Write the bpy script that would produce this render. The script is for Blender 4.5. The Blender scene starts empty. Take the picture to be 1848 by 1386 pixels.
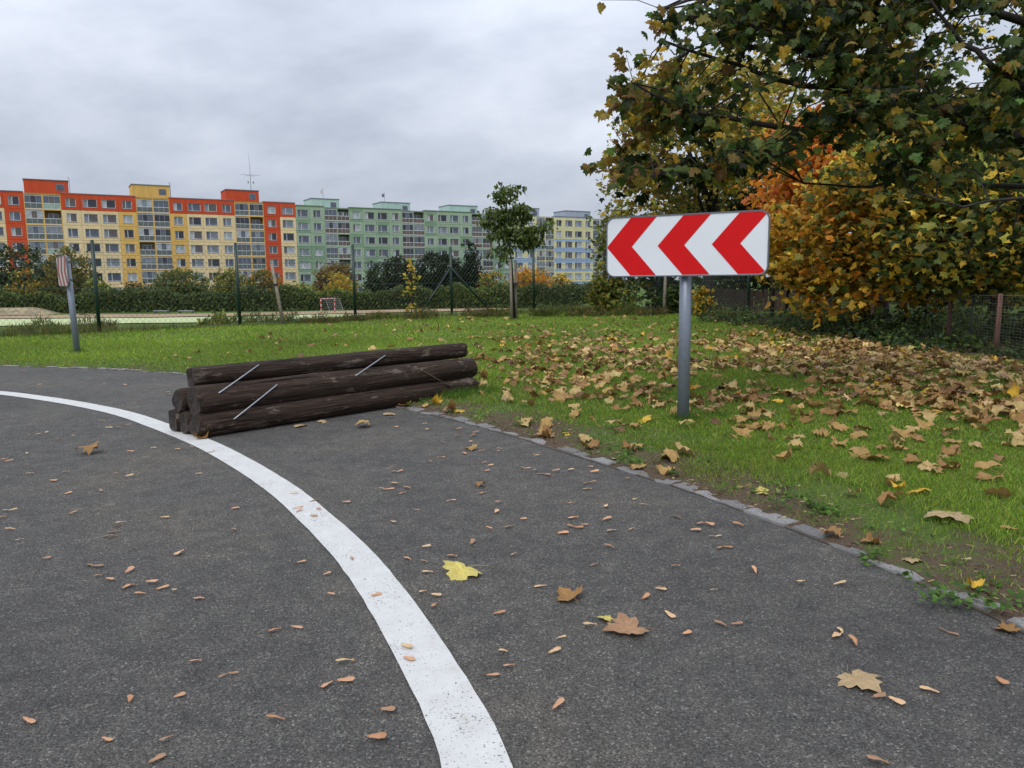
import bpy, math, random
import numpy as np
from mathutils import Matrix, Vector

# ---------------------------------------------------------------- camera, world, sun, exposure
S = bpy.context.scene
COL = S.collection
random.seed(7); RNG = np.random.default_rng(11)
F, PITCH, ROLL, EYE = 1368.0, math.radians(7.8), math.radians(-0.62), 1.05
cam = bpy.data.cameras.new('camera'); cam.sensor_width = 36; cam.lens = F/1848*36; cam.clip_end = 3000; cam.clip_start = 0.05
camo = bpy.data.objects.new('camera', cam); COL.objects.link(camo)
CM = Matrix.Rotation(math.pi/2-PITCH, 4, 'X') @ Matrix.Rotation(ROLL, 4, 'Z')
camo.matrix_world = Matrix.Translation((0, 0, EYE)) @ CM
S.camera = camo
SUN_EL, SUN_AZ = math.radians(52), math.radians(205)     # azimuth clockwise from +Y
w = bpy.data.worlds.new('World'); S.world = w; w.use_nodes = True
nt = w.node_tree; N = nt.nodes; L = nt.links; N.clear()
def nd(t, **k):
    n = N.new(t)
    for a, b in k.items(): setattr(n, a, b)
    return n
sky = nd('ShaderNodeTexSky', sky_type='NISHITA', sun_disc=False); sky.sun_elevation = SUN_EL; sky.sun_rotation = SUN_AZ
tc = nd('ShaderNodeTexCoord'); sep = nd('ShaderNodeSeparateXYZ'); L.new(tc.outputs['Generated'], sep.inputs[0])
mx = nd('ShaderNodeMath', operation='MAXIMUM'); L.new(sep.outputs[2], mx.inputs[0]); mx.inputs[1].default_value = 0.0
ad = nd('ShaderNodeMath', operation='ADD'); L.new(mx.outputs[0], ad.inputs[0]); ad.inputs[1].default_value = 0.42
dx = nd('ShaderNodeMath', operation='DIVIDE'); L.new(sep.outputs[0], dx.inputs[0]); L.new(ad.outputs[0], dx.inputs[1])
dy = nd('ShaderNodeMath', operation='DIVIDE'); L.new(sep.outputs[1], dy.inputs[0]); L.new(ad.outputs[0], dy.inputs[1])
cb = nd('ShaderNodeCombineXYZ'); L.new(dx.outputs[0], cb.inputs[0]); L.new(dy.outputs[0], cb.inputs[1])
mp = nd('ShaderNodeMapping'); L.new(cb.outputs[0], mp.inputs[0]); mp.inputs['Scale'].default_value = (0.75, 1.05, 1); mp.inputs['Rotation'].default_value = (0, 0, 0.5)
n1 = nd('ShaderNodeTexNoise'); L.new(mp.outputs[0], n1.inputs['Vector']); n1.inputs['Scale'].default_value = 2.3; n1.inputs['Detail'].default_value = 8; n1.inputs['Roughness'].default_value = 0.55; n1.inputs['Distortion'].default_value = 0.15
cr = nd('ShaderNodeValToRGB'); L.new(n1.outputs[0], cr.inputs[0])
cr.color_ramp.elements[0].position = 0.30; cr.color_ramp.elements[0].color = (0.35, 0.40, 0.49, 1)
cr.color_ramp.elements[1].position = 0.72; cr.color_ramp.elements[1].color = (0.74, 0.785, 0.88, 1)
hz = nd('ShaderNodeMapRange'); L.new(mx.outputs[0], hz.inputs[0]); hz.inputs[1].default_value = 0.0; hz.inputs[2].default_value = 0.16; hz.inputs[3].default_value = 0.65; hz.inputs[4].default_value = 0.0
mh = nd('ShaderNodeMix', data_type='RGBA'); L.new(hz.outputs[0], mh.inputs[0]); L.new(cr.outputs[0], mh.inputs[6]); mh.inputs[7].default_value = (0.50, 0.54, 0.65, 1)
zen = nd('ShaderNodeMapRange'); L.new(mx.outputs[0], zen.inputs[0]); zen.inputs[3].default_value = 8.5; zen.inputs[4].default_value = 26.0   # overcast skies brighten towards the zenith
sc = nd('ShaderNodeVectorMath', operation='SCALE'); L.new(mh.outputs[2], sc.inputs[0]); L.new(zen.outputs[0], sc.inputs['Scale'])
ms = nd('ShaderNodeMix', data_type='RGBA'); ms.inputs[0].default_value = 0.94; L.new(sky.outputs[0], ms.inputs[6]); L.new(sc.outputs[0], ms.inputs[7])
bg = nd('ShaderNodeBackground'); L.new(ms.outputs[2], bg.inputs[0]); bg.inputs[1].default_value = 0.1
wo = nd('ShaderNodeOutputWorld'); L.new(bg.outputs[0], wo.inputs[0])
sl = bpy.data.lights.new('sun', 'SUN'); sl.energy = 1.5; sl.angle = math.radians(25); sl.color = (1, 0.96, 0.9)
so = bpy.data.objects.new('sun', sl); COL.objects.link(so)
sd = Vector((math.sin(SUN_AZ)*math.cos(SUN_EL), math.cos(SUN_AZ)*math.cos(SUN_EL), math.sin(SUN_EL)))
so.rotation_euler = sd.to_track_quat('Z', 'Y').to_euler(); so.location = sd*50
V = S.view_settings
S.display_settings.display_device = 'sRGB'; V.view_transform = 'Standard'; V.look = 'None'; V.exposure = 0.0; V.gamma = 1; V.use_curve_mapping = False
S.cycles.max_bounces = 6; S.cycles.transparent_max_bounces = 8

# ---------------------------------------------------------------- helpers
CR = np.array(CM.to_3x3())
def ray(x, y): return CR @ np.array([(x-924)/F, -(y-693)/F, -1.0])
def gnd(x, y, z=0.0):
    d = ray(x, y); t = (z-EYE)/d[2]; return np.array([0, 0, EYE]) + t*d
def at(x, y, D):
    d = ray(x, y); return np.array([0, 0, EYE]) + d*(D/d[1])

def link(o, parent=None):
    COL.objects.link(o)
    if parent is not None: o.parent = parent
    return o
def tag(o, label=None, cat=None, group=None, kind=None):
    if label: o['label'] = label
    if cat: o['category'] = cat
    if group: o['group'] = group
    if kind: o['kind'] = kind
    return o
def thing(name, label, cat, loc=(0, 0, 0), rz=0.0, group=None):
    o = bpy.data.objects.new(name, None); o.empty_display_size = 0.1; o.location = loc; o.rotation_euler = (0, 0, rz); link(o)
    return tag(o, label, cat, group)
def mesh_np(name, Vt, Fc, mats=(), col=None, smooth=False, fm=None):
    """Vt (n,3); Fc (m,k) array of equal polygons, or list of lists"""
    me = bpy.data.meshes.new(name)
    if isinstance(Fc, np.ndarray):
        m, k = Fc.shape
        me.vertices.add(len(Vt)); me.vertices.foreach_set('co', np.asarray(Vt, np.float32).ravel())
        me.loops.add(m*k); me.loops.foreach_set('vertex_index', Fc.astype(np.int32).ravel())
        me.polygons.add(m); me.polygons.foreach_set('loop_start', np.arange(0, m*k, k, dtype=np.int32))
        me.update(calc_edges=True); me.validate()
    else:
        me.from_pydata([tuple(v) for v in Vt], [], Fc); me.update()
    for mt in mats: me.materials.append(mt)
    if fm is not None: me.polygons.foreach_set('material_index', np.asarray(fm, np.int32))
    if col is not None:
        a = me.color_attributes.new('Col', 'FLOAT_COLOR', 'POINT')
        c = np.ones((len(Vt), 4), np.float32); c[:, :3] = col; a.data.foreach_set('color', c.ravel())
    if smooth: me.polygons.foreach_set('use_smooth', np.ones(len(me.polygons), bool))
    return me
def obj(name, me, parent=None, loc=None):
    o = bpy.data.objects.new(name, me); link(o, parent)
    if loc is not None: o.location = loc
    return o

class MB:
    """collects boxes, tubes and faces into one mesh"""
    def __init__(s): s.v = []; s.f = []; s.m = []
    def add(s, vs, fs, m=0):
        b = len(s.v); s.v += [tuple(map(float, v)) for v in vs]; s.f += [[b+i for i in f] for f in fs]; s.m += [m]*len(fs)
    def box(s, x0, y0, z0, x1, y1, z1, m=0):
        s.add([(x0, y0, z0), (x1, y0, z0), (x1, y1, z0), (x0, y1, z0), (x0, y0, z1), (x1, y0, z1), (x1, y1, z1), (x0, y1, z1)],
              [(0, 3, 2, 1), (4, 5, 6, 7), (0, 1, 5, 4), (1, 2, 6, 5), (2, 3, 7, 6), (3, 0, 4, 7)], m)
    def tube(s, pts, rads, n=6, m=0, cap=True):
        pts = [Vector(p) for p in pts]
        if not hasattr(rads, '__len__'): rads = [rads]*len(pts)
        vs = []; fs = []
        up = None
        for i, p in enumerate(pts):
            d = (pts[min(i+1, len(pts)-1)]-pts[max(i-1, 0)]).normalized()
            if up is None: up = Vector((0, 0, 1)) if abs(d.z) < 0.9 else Vector((1, 0, 0))
            a = d.cross(up).normalized(); b = a.cross(d).normalized(); up = b
            for k in range(n):
                t = 2*math.pi*k/n; vs.append(p+(a*math.cos(t)+b*math.sin(t))*rads[i])
        for i in range(len(pts)-1):
            for k in range(n): fs.append((i*n+k, i*n+(k+1) % n, (i+1)*n+(k+1) % n, (i+1)*n+k))
        if cap: fs.append(tuple(range(n-1, -1, -1))); fs.append(tuple((len(pts)-1)*n+k for k in range(n)))
        s.add(vs, fs, m)
    def mesh(s, name, mats, smooth=False):
        me = bpy.data.meshes.new(name); me.from_pydata(s.v, [], s.f); me.update()
        for m in mats: me.materials.append(m)
        me.polygons.foreach_set('material_index', np.array(s.m, np.int32))
        if smooth: me.polygons.foreach_set('use_smooth', np.ones(len(me.polygons), bool))
        return me
def off(me, loc):
    me.transform(Matrix.Translation(-Vector(loc))); return me

def snoise(x, y, sc, seed=0):
    """smooth cheap noise in about -1..1"""
    r = np.random.default_rng(seed); o = 0
    for i in range(7):
        a = r.uniform(0, 2*math.pi); k = sc*r.uniform(0.6, 1.9); o = o + np.sin((x*math.cos(a)+y*math.sin(a))*k+r.uniform(0, 6.28))
    return o/3.2
def sstep(a, b, x):
    t = np.clip((x-a)/(b-a), 0, 1); return t*t*(3-2*t)

# ---------------------------------------------------------------- materials
def mat(name, build):
    m = bpy.data.materials.new(name); m.use_nodes = True; t = m.node_tree; t.nodes.clear()
    out = t.nodes.new('ShaderNodeOutputMaterial'); build(t, out); return m
def tn(t, ty, **k):
    n = t.nodes.new(ty)
    for a, b in k.items(): setattr(n, a, b)
    return n
def ramp(t, src, stops):
    r = tn(t, 'ShaderNodeValToRGB'); t.links.new(src, r.inputs[0]); e = r.color_ramp.elements
    while len(e) < len(stops): e.new(0.5)
    for i, (p, c) in enumerate(stops): e[i].position = p; e[i].color = (*c, 1)
    return r.outputs[0]
def noise(t, vec, scale, detail=4, rough=0.55, dist=0.0):
    n = tn(t, 'ShaderNodeTexNoise'); n.inputs['Scale'].default_value = scale; n.inputs['Detail'].default_value = detail
    n.inputs['Roughness'].default_value = rough; n.inputs['Distortion'].default_value = dist
    if vec is not None: t.links.new(vec, n.inputs['Vector'])
    return n.outputs[0]
def mixc(t, fac, a, b, mode='MIX'):
    n = tn(t, 'ShaderNodeMix', data_type='RGBA', blend_type=mode)
    for i, s_ in ((0, fac), (6, a), (7, b)):
        if hasattr(s_, 'is_linked') or hasattr(s_, 'links'): t.links.new(s_, n.inputs[i])
        elif i == 0: n.inputs[0].default_value = s_
        else: n.inputs[i].default_value = (*s_, 1)
    return n.outputs[2]
def princ(t, out, col, rough=0.8, bump=None, bs=0.3, bd=0.01, metal=0.0, spec=0.5):
    p = tn(t, 'ShaderNodeBsdfPrincipled')
    if isinstance(col, tuple): p.inputs['Base Color'].default_value = (*col, 1)
    else: t.links.new(col, p.inputs['Base Color'])
    if isinstance(rough, (int, float)): p.inputs['Roughness'].default_value = rough
    else: t.links.new(rough, p.inputs['Roughness'])
    p.inputs['Metallic'].default_value = metal; p.inputs['Specular IOR Level'].default_value = spec
    if bump is not None:
        b = tn(t, 'ShaderNodeBump'); b.inputs['Strength'].default_value = bs; b.inputs['Distance'].default_value = bd
        t.links.new(bump, b.inputs['Height']); t.links.new(b.outputs[0], p.inputs['Normal'])
    t.links.new(p.outputs[0], out.inputs[0]); return p
def simple(name, c, rough=0.7, var=0.12, scale=6, metal=0.0, bump=0.0, spec=0.5, coord='Object'):
    def b(t, out):
        tcn = tn(t, 'ShaderNodeTexCoord'); n = noise(t, tcn.outputs[coord], scale, 6, 0.65)
        a = tuple(max(0, x*(1-var)) for x in c); d = tuple(min(1, x*(1+var)) for x in c)
        princ(t, out, ramp(t, n, [(0.3, a), (0.7, d)]), rough, n if bump else None, bump, 0.01, metal, spec)
    return mat(name, b)

def m_asphalt(t, out):
    g = tn(t, 'ShaderNodeTexCoord').outputs['Object']
    v = tn(t, 'ShaderNodeTexVoronoi', feature='F1'); v.inputs['Scale'].default_value = 190; t.links.new(g, v.inputs['Vector'])
    f = noise(t, g, 200, 3, 0.65, 0.8); lg = noise(t, g, 0.8, 5, 0.6, 0.4); md = noise(t, g, 9, 4, 0.65)
    stone = ramp(t, v.outputs['Color'], [(0.1, (0.026, 0.025, 0.022)), (0.5, (0.078, 0.074, 0.068)), (0.8, (0.155, 0.148, 0.135)), (0.97, (0.44, 0.42, 0.385))])
    stone = mixc(t, 0.45, stone, ramp(t, f, [(0.35, (0.018, 0.017, 0.016)), (0.65, (0.20, 0.19, 0.174))]))
    big = ramp(t, lg, [(0.28, (0.74, 0.74, 0.76)), (0.5, (1.0, 1.0, 1.0)), (0.62, (1.16, 1.12, 1.06)), (0.75, (1.34, 1.20, 1.04))])
    c = mixc(t, 1.0, stone, big, 'MULTIPLY')
    c = mixc(t, 1.0, c, ramp(t, md, [(0.3, (0.78, 0.78, 0.79)), (0.7, (1.26, 1.24, 1.20))]), 'MULTIPLY')
    v2 = tn(t, 'ShaderNodeTexVoronoi', feature='F1'); v2.inputs['Scale'].default_value = 2.2; t.links.new(g, v2.inputs['Vector'])
    spot = ramp(t, v2.outputs['Distance'], [(0.02, (1, 1, 1)), (0.075, (0, 0, 0))])
    sm = tn(t, 'ShaderNodeMath', operation='MULTIPLY'); t.links.new(spot, sm.inputs[0]); t.links.new(md, sm.inputs[1])
    c = mixc(t, sm.outputs[0], c, (0.24, 0.21, 0.17))
    h = tn(t, 'ShaderNodeMath', operation='SUBTRACT'); t.links.new(f, h.inputs[0]); t.links.new(v.outputs['Distance'], h.inputs[1])
    princ(t, out, c, 0.85, h.outputs[0], 1.0, 0.006, 0, 0.3)
M_asphalt = mat('asphalt', m_asphalt)
def m_paint(t, out):
    g = tn(t, 'ShaderNodeTexCoord').outputs['Object']
    v = tn(t, 'ShaderNodeTexVoronoi', feature='F1'); v.inputs['Scale'].default_value = 150; v.inputs['Randomness'].default_value = 1; t.links.new(g, v.inputs['Vector'])
    f = noise(t, g, 150, 3, 0.6); wear = noise(t, g, 4, 5, 0.7)
    a = tn(t, 'ShaderNodeMath', operation='MULTIPLY_ADD'); t.links.new(wear, a.inputs[0]); a.inputs[1].default_value = 0.32; t.links.new(f, a.inputs[2])
    chip = ramp(t, a.outputs[0], [(0.80, (0, 0, 0)), (0.835, (1, 1, 1))])
    dirt = ramp(t, noise(t, g, 11, 6, 0.7), [(0.35, (0.56, 0.56, 0.54)), (0.62, (0.50, 0.49, 0.47)), (0.74, (0.40, 0.36, 0.28))])
    princ(t, out, mixc(t, chip, dirt, (0.11, 0.10, 0.095)), 0.75, f, 0.5, 0.003)
M_paint = mat('road_paint', m_paint)
def m_leaf(t, out):
    a = tn(t, 'ShaderNodeAttribute', attribute_name='Col')
    n = noise(t, tn(t, 'ShaderNodeTexCoord').outputs['Object'], 35, 3, 0.6)
    c = mixc(t, 1.0, a.outputs['Color'], ramp(t, n, [(0.3, (0.78, 0.74, 0.7)), (0.7, (1.18, 1.2, 1.2))]), 'MULTIPLY')
    p = tn(t, 'ShaderNodeBsdfPrincipled'); t.links.new(c, p.inputs['Base Color']); p.inputs['Roughness'].default_value = 0.55; p.inputs['Specular IOR Level'].default_value = 0.3
    tr = tn(t, 'ShaderNodeBsdfTranslucent'); t.links.new(c, tr.inputs[0])
    m = tn(t, 'ShaderNodeMixShader'); m.inputs[0].default_value = 0.48; t.links.new(p.outputs[0], m.inputs[1]); t.links.new(tr.outputs[0], m.inputs[2]); t.links.new(m.outputs[0], out.inputs[0])
M_leaf = mat('leaf', m_leaf)
def m_dry(t, out):
    a = tn(t, 'ShaderNodeAttribute', attribute_name='Col')
    g = tn(t, 'ShaderNodeTexCoord').outputs['Object']
    n = noise(t, g, 28, 5, 0.7)
    c = mixc(t, 1.0, a.outputs['Color'], ramp(t, n, [(0.28, (0.62, 0.52, 0.42)), (0.5, (1, 1, 1)), (0.75, (1.2, 1.15, 1.05))]), 'MULTIPLY')
    p = tn(t, 'ShaderNodeBsdfPrincipled'); t.links.new(c, p.inputs['Base Color']); p.inputs['Roughness'].default_value = 0.6; p.inputs['Specular IOR Level'].default_value = 0.35
    b = tn(t, 'ShaderNodeBump'); b.inputs['Strength'].default_value = 0.5; b.inputs['Distance'].default_value = 0.004; t.links.new(n, b.inputs['Height']); t.links.new(b.outputs[0], p.inputs['Normal'])
    tr = tn(t, 'ShaderNodeBsdfTranslucent'); t.links.new(c, tr.inputs[0])
    m = tn(t, 'ShaderNodeMixShader'); m.inputs[0].default_value = 0.15; t.links.new(p.outputs[0], m.inputs[1]); t.links.new(tr.outputs[0], m.inputs[2]); t.links.new(m.outputs[0], out.inputs[0])
M_dry = mat('dry_leaf', m_dry)
def m_lawn(t, out):
    g = tn(t, 'ShaderNodeTexCoord').outputs['Object']
    a = tn(t, 'ShaderNodeAttribute', attribute_name='Col')
    f = noise(t, g, 60, 6, 0.7); md = noise(t, g, 1.1, 5, 0.6); sf = noise(t, g, 6, 5, 0.65)
    gr = ramp(t, f, [(0.3, (0.030, 0.052, 0.012)), (0.52, (0.075, 0.125, 0.022)), (0.75, (0.17, 0.21, 0.05))])
    gr = mixc(t, 1.0, gr, ramp(t, md, [(0.3, (0.8, 0.85, 0.8)), (0.7, (1.25, 1.15, 1.1))]), 'MULTIPLY')
    so_ = ramp(t, noise(t, g, 90, 6, 0.75), [(0.3, (0.045, 0.030, 0.020)), (0.6, (0.13, 0.092, 0.062)), (0.8, (0.22, 0.17, 0.11))])
    sepn = tn(t, 'ShaderNodeSeparateColor'); t.links.new(a.outputs['Color'], sepn.inputs[0])
    s1 = tn(t, 'ShaderNodeMath', operation='ADD'); t.links.new(sepn.outputs[0], s1.inputs[0]); t.links.new(sf, s1.inputs[1])
    k = ramp(t, s1.outputs[0], [(0.78, (0, 0, 0)), (0.98, (1, 1, 1))])
    princ(t, out, mixc(t, k, gr, so_), 0.95, f, 0.8, 0.02, 0, 0.2)
M_lawn = mat('lawn_ground', m_lawn)
def m_wood(t, out):
    g = tn(t, 'ShaderNodeTexCoord').outputs['Object']
    mpn = tn(t, 'ShaderNodeMapping'); mpn.inputs['Scale'].default_value = (1.1, 34, 34); t.links.new(g, mpn.inputs[0])
    gr = noise(t, mpn.outputs[0], 3.0, 8, 0.7, 0.6)
    mp2 = tn(t, 'ShaderNodeMapping'); mp2.inputs['Scale'].default_value = (2.2, 8, 8); t.links.new(g, mp2.inputs[0])
    wr = noise(t, mp2.outputs[0], 1.5, 7, 0.72, 0.3)
    c = ramp(t, gr, [(0.34, (0.003, 0.002, 0.002)), (0.42, (0.028, 0.017, 0.012)), (0.56, (0.058, 0.036, 0.025)), (0.72, (0.15, 0.102, 0.074))])
    k = ramp(t, wr, [(0.56, (0, 0, 0)), (0.62, (1, 1, 1))])
    worn = ramp(t, gr, [(0.35, (0.035, 0.024, 0.018)), (0.65, (0.27, 0.215, 0.17))])
    princ(t, out, mixc(t, k, c, worn), 0.8, gr, 1.0, 0.02, 0, 0.25)
M_wood = mat('dark_wood', m_wood)
def m_end(t, out):
    g = tn(t, 'ShaderNodeTexCoord').outputs['Object']
    wv = tn(t, 'ShaderNodeTexNoise'); wv.inputs['Scale'].default_value = 30; wv.inputs['Detail'].default_value = 6; t.links.new(g, wv.inputs['Vector'])
    princ(t, out, ramp(t, wv.outputs[0], [(0.3, (0.016, 0.010, 0.009)), (0.7, (0.060, 0.045, 0.038))]), 0.9, wv.outputs[0], 0.8, 0.01)
M_end = mat('log_end_grain', m_end)
def m_granite(t, out):
    g = tn(t, 'ShaderNodeTexCoord').outputs['Object']; gi = tn(t, 'ShaderNodeObjectInfo')
    f = noise(t, g, 120, 4, 0.7); d = noise(t, g, 14, 5, 0.7)
    c = ramp(t, f, [(0.3, (0.12, 0.125, 0.135)), (0.5, (0.28, 0.29, 0.31)), (0.75, (0.50, 0.51, 0.53))])
    k = ramp(t, d, [(0.42, (0, 0, 0)), (0.60, (1, 1, 1))])
    c = mixc(t, k, c, (0.15, 0.12, 0.08))
    rv = tn(t, 'ShaderNodeMapRange'); t.links.new(gi.outputs['Random'], rv.inputs[0]); rv.inputs[3].default_value = 0.65; rv.inputs[4].default_value = 1.15
    sv = tn(t, 'ShaderNodeVectorMath', operation='SCALE'); t.links.new(c, sv.inputs[0]); t.links.new(rv.outputs[0], sv.inputs['Scale'])
    princ(t, out, sv.outputs[0], 0.85, f, 0.6, 0.006)
M_granite = mat('granite', m_granite)
M_soil = simple('soil', (0.085, 0.062, 0.043), 0.95, 0.5, 60, bump=0.8)
M_pole = simple('galvanised_steel', (0.20, 0.225, 0.27), 0.45, 0.12, 25, metal=0.35)
M_red = simple('sign_red', (0.66, 0.008, 0.010), 0.45, 0.05, 5, spec=0.2)
M_white = simple('sign_white', (0.78, 0.81, 0.85), 0.35, 0.03, 4)
M_rim = simple('sign_rim', (0.16, 0.175, 0.19), 0.45, 0.1, 10, metal=0.4)
M_fadedred = simple('faded_red', (0.30, 0.075, 0.06), 0.6, 0.2, 14)
M_fadedwhite = simple('faded_white', (0.55, 0.50, 0.48), 0.6, 0.1, 10)
M_rod = simple('steel_rod', (0.36, 0.37, 0.40), 0.35, 0.15, 60, metal=0.85)
M_rustrod = simple('rusty_rod', (0.12, 0.075, 0.05), 0.6, 0.3, 60, metal=0.3)
M_green = simple('fence_green', (0.004, 0.026, 0.018), 0.4, 0.15, 12)
M_wire = simple('fence_wire', (0.05, 0.085, 0.065), 0.5, 0.2, 12)
M_rusty = simple('rusty_post', (0.17, 0.085, 0.065), 0.85, 0.35, 18, bump=0.4)
M_rwire = simple('weathered_wire', (0.17, 0.15, 0.13), 0.6, 0.2, 10, metal=0.3)
M_bark = simple('bark', (0.026, 0.021, 0.017), 0.95, 0.45, 16, bump=0.9)
M_stake = simple('weathered_stake', (0.26, 0.22, 0.17), 0.9, 0.25, 14, bump=0.5)
M_plank = simple('plank_wood', (0.085, 0.055, 0.042), 0.9, 0.3, 6, bump=0.4)
M_track = simple('running_track', (0.31, 0.21, 0.12), 0.95, 0.2, 0.5)
M_pitch = simple('artificial_turf', (0.42, 0.47, 0.23), 0.95, 0.08, 0.4)
M_sand = simple('mound_soil', (0.24, 0.19, 0.11), 0.95, 0.5, 1.5)
M_black = simple('rubber_black', (0.02, 0.02, 0.02), 0.6)
M_netw = simple('net_white', (0.3, 0.31, 0.31), 0.7)
M_goalw = simple('goal_white', (0.5, 0.5, 0.5), 0.5)
M_samara = M_dry

# ---------------------------------------------------------------- plan of the place
FA = np.array([-8.9, 16.4]); FD = np.array([2.4, 1.8])/3.0          # green fence: start, direction
FN = np.array([-FD[1], FD[0]])
def gz(x, y):
    """height of the ground"""
    x = np.asarray(x, float); y = np.asarray(y, float)
    d = (x-FA[0])*FN[0]+(y-FA[1])*FN[1]
    wgt = 1-sstep(4, 10, x)
    z = -1.2*sstep(1.0, 9.5, d)*wgt
    z = z+0.012*snoise(x, y, 1.3, 3)+0.02*snoise(x, y, 0.4, 4)+0.03
    far = sstep(60, 110, y); z = z-far*(1.1+1.2*(1-wgt))
    return z
E_ = [(1.62, -4.0), (1.72, -1.5), (1.70, 0.3), (1.60, 1.4), (1.5, 2.11), (1.42, 2.39), (1.31, 2.72), (1.19, 3.0), (1.03, 3.33), (0.88, 3.63), (0.62, 4.05), (0.26, 4.62), (-0.1, 5.19),
      (-0.81, 6.1), (-1.69, 7.07), (-2.55, 7.82), (-3.84, 8.75), (-4.75, 9.25), (-5.6, 9.58), (-6.69, 9.87), (-8.5, 10.2), (-11, 10.4), (-15, 10.2)]
def spline(P, step):
    P = [np.array(p, float) for p in P]; P = [2*P[0]-P[1]]+P+[2*P[-1]-P[-2]]; out = []
    for i in range(1, len(P)-2):
        n = max(2, int(np.linalg.norm(P[i+1]-P[i])/step))
        for k in range(n):
            t = k/n; a, b, c, d = P[i-1], P[i], P[i+1], P[i+2]
            out.append(0.5*((2*b)+(-a+c)*t+(2*a-5*b+4*c-d)*t*t+(-a+3*b-3*c+d)*t**3))
    out.append(P[-2]); return np.array(out)
EDGE = spline(E_, 0.08)
CEN = np.array([-4.0, 1.0])
ang = np.unwrap(np.arctan2(EDGE[:, 1]-CEN[1], EDGE[:, 0]-CEN[0])); rad = np.hypot(EDGE[:, 0]-CEN[0], EDGE[:, 1]-CEN[1])
def edge_dist(x, y):
    """radial distance outside the road edge, positive on the lawn"""
    a = np.arctan2(y-CEN[1], x-CEN[0]); a = np.where(a < ang[0], a+2*math.pi, a)
    R = np.interp(a, ang, rad, left=14, right=14)
    # radial to roughly perpendicular
    return (np.hypot(x-CEN[0], y-CEN[1])-R)*0.85

# ring of directions for ground and road
A0, A1 = ang[0], ang[-1]
more = np.linspace(A1, A0+2*math.pi, 60)[1:-1]
tt = (more-A1)/(A0+2*math.pi-A1)
angs = np.concatenate([ang, more]); rads = np.concatenate([rad, rad[-1]*(1-tt)+rad[0]*tt+3*np.sin(math.pi*tt)])
dirs = np.stack([np.cos(angs), np.sin(angs)], 1)
dl = np.concatenate([[-0.05, 0.0, 0.03, 0.07, 0.12, 0.18, 0.25, 0.35, 0.45, 0.6], np.arange(0.8, 8, 0.3), np.arange(8, 30, 0.8), np.arange(30, 80, 3), [90, 110, 140, 200, 300, 600, 1500]])
nA, nD = len(angs), len(dl)
P = CEN+dirs[:, None, :]*(rads[:, None]+dl[None, :])[:, :, None]
X, Y = P[..., 0], P[..., 1]
lift = np.where(dl[None, :] <= 0.0, -0.06, 0.0)+0*X
Z = gz(X, Y)*sstep(0, 0.5, dl)[None, :]+0.008*(1-sstep(0, 0.5, dl))[None, :]+lift
soil = np.clip(1-dl/0.8, 0, 1)[None, :]**0.55*0.80+0*X
soil = soil*(0.75+0.35*snoise(X, Y, 4, 9))
soil = np.where(X < -3, soil*0.55, soil)
bed = sstep(0.0, 0.4, X-np.interp(Y, [8, 9, 11.3, 14.2, 18.2, 21, 24], [6.1, 5.76, 5.3, 5.4, 4.7, 4.6, 4.7]))*(Y > 6.5)*(Y < 30)*(X < 7.6)
soil = np.maximum(soil, bed*0.6)
Vt = np.stack([X, Y, Z], -1).reshape(-1, 3)
ii, jj = np.meshgrid(np.arange(nA), np.arange(nD-1), indexing='ij'); i2 = (ii+1) % nA
Fc = np.stack([ii*nD+jj, ii*nD+jj+1, i2*nD+jj+1, i2*nD+jj], -1).reshape(-1, 4)[:, ::-1]
cc = np.zeros((len(Vt), 3)); cc[:, 0] = soil.reshape(-1)
gm = mesh_np('ground', Vt, Fc, [M_lawn], cc, smooth=True)
tag(obj('ground', gm), kind='structure')
# road sheet
rv = [(CEN[0], CEN[1], 0)]+[(*(CEN+dirs[k]*(rads[k]+0.02+0.009*math.sin(k*1.7)+0.008*math.sin(k*0.61+2)+random.uniform(-.006, .006))), 0.0) for k in range(nA)]
rf = [[0, 1+k, 1+(k+1) % nA] for k in range(nA)]
tag(obj('road', mesh_np('road', rv, rf, [M_asphalt])), kind='structure')
# white line
O_ = [(0.02, -1.5), (0.06, -0.3), (0.06, 0.5), (0.03, 1.1), (-0.002, 1.518), (-0.107, 1.837), (-0.335, 2.393), (-0.551, 2.851), (-0.82, 3.325), (-1.115, 3.809), (-1.5, 4.35), (-1.982, 4.962),
      (-2.639, 5.68), (-3.15, 6.19), (-3.75, 6.67), (-4.431, 7.13), (-5.171, 7.55), (-6.6, 8.15), (-8.5, 8.6), (-11, 8.8)]
OC = spline(O_, 0.07)
for _ in range(5): OC[1:-1] = .25*OC[:-2]+.5*OC[1:-1]+.25*OC[2:]
tg = np.gradient(OC, axis=0); tg /= np.linalg.norm(tg, axis=1)[:, None]; nn_ = np.stack([-tg[:, 1], tg[:, 0]], 1)
wob = RNG.normal(0, 0.0009, (len(OC), 2))
lv = []; 
for k in range(len(OC)):
    a = OC[k]+nn_[k]*wob[k, 0]; b = OC[k]+nn_[k]*(0.15+wob[k, 1]); lv += [(a[0], a[1], 0.004), (b[0], b[1], 0.004)]
lf = [[2*k, 2*k+1, 2*k+3, 2*k+2] for k in range(len(OC)-1)]
tag(obj('road_marking', mesh_np('road_marking', lv, lf, [M_paint])), kind='structure')
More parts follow.
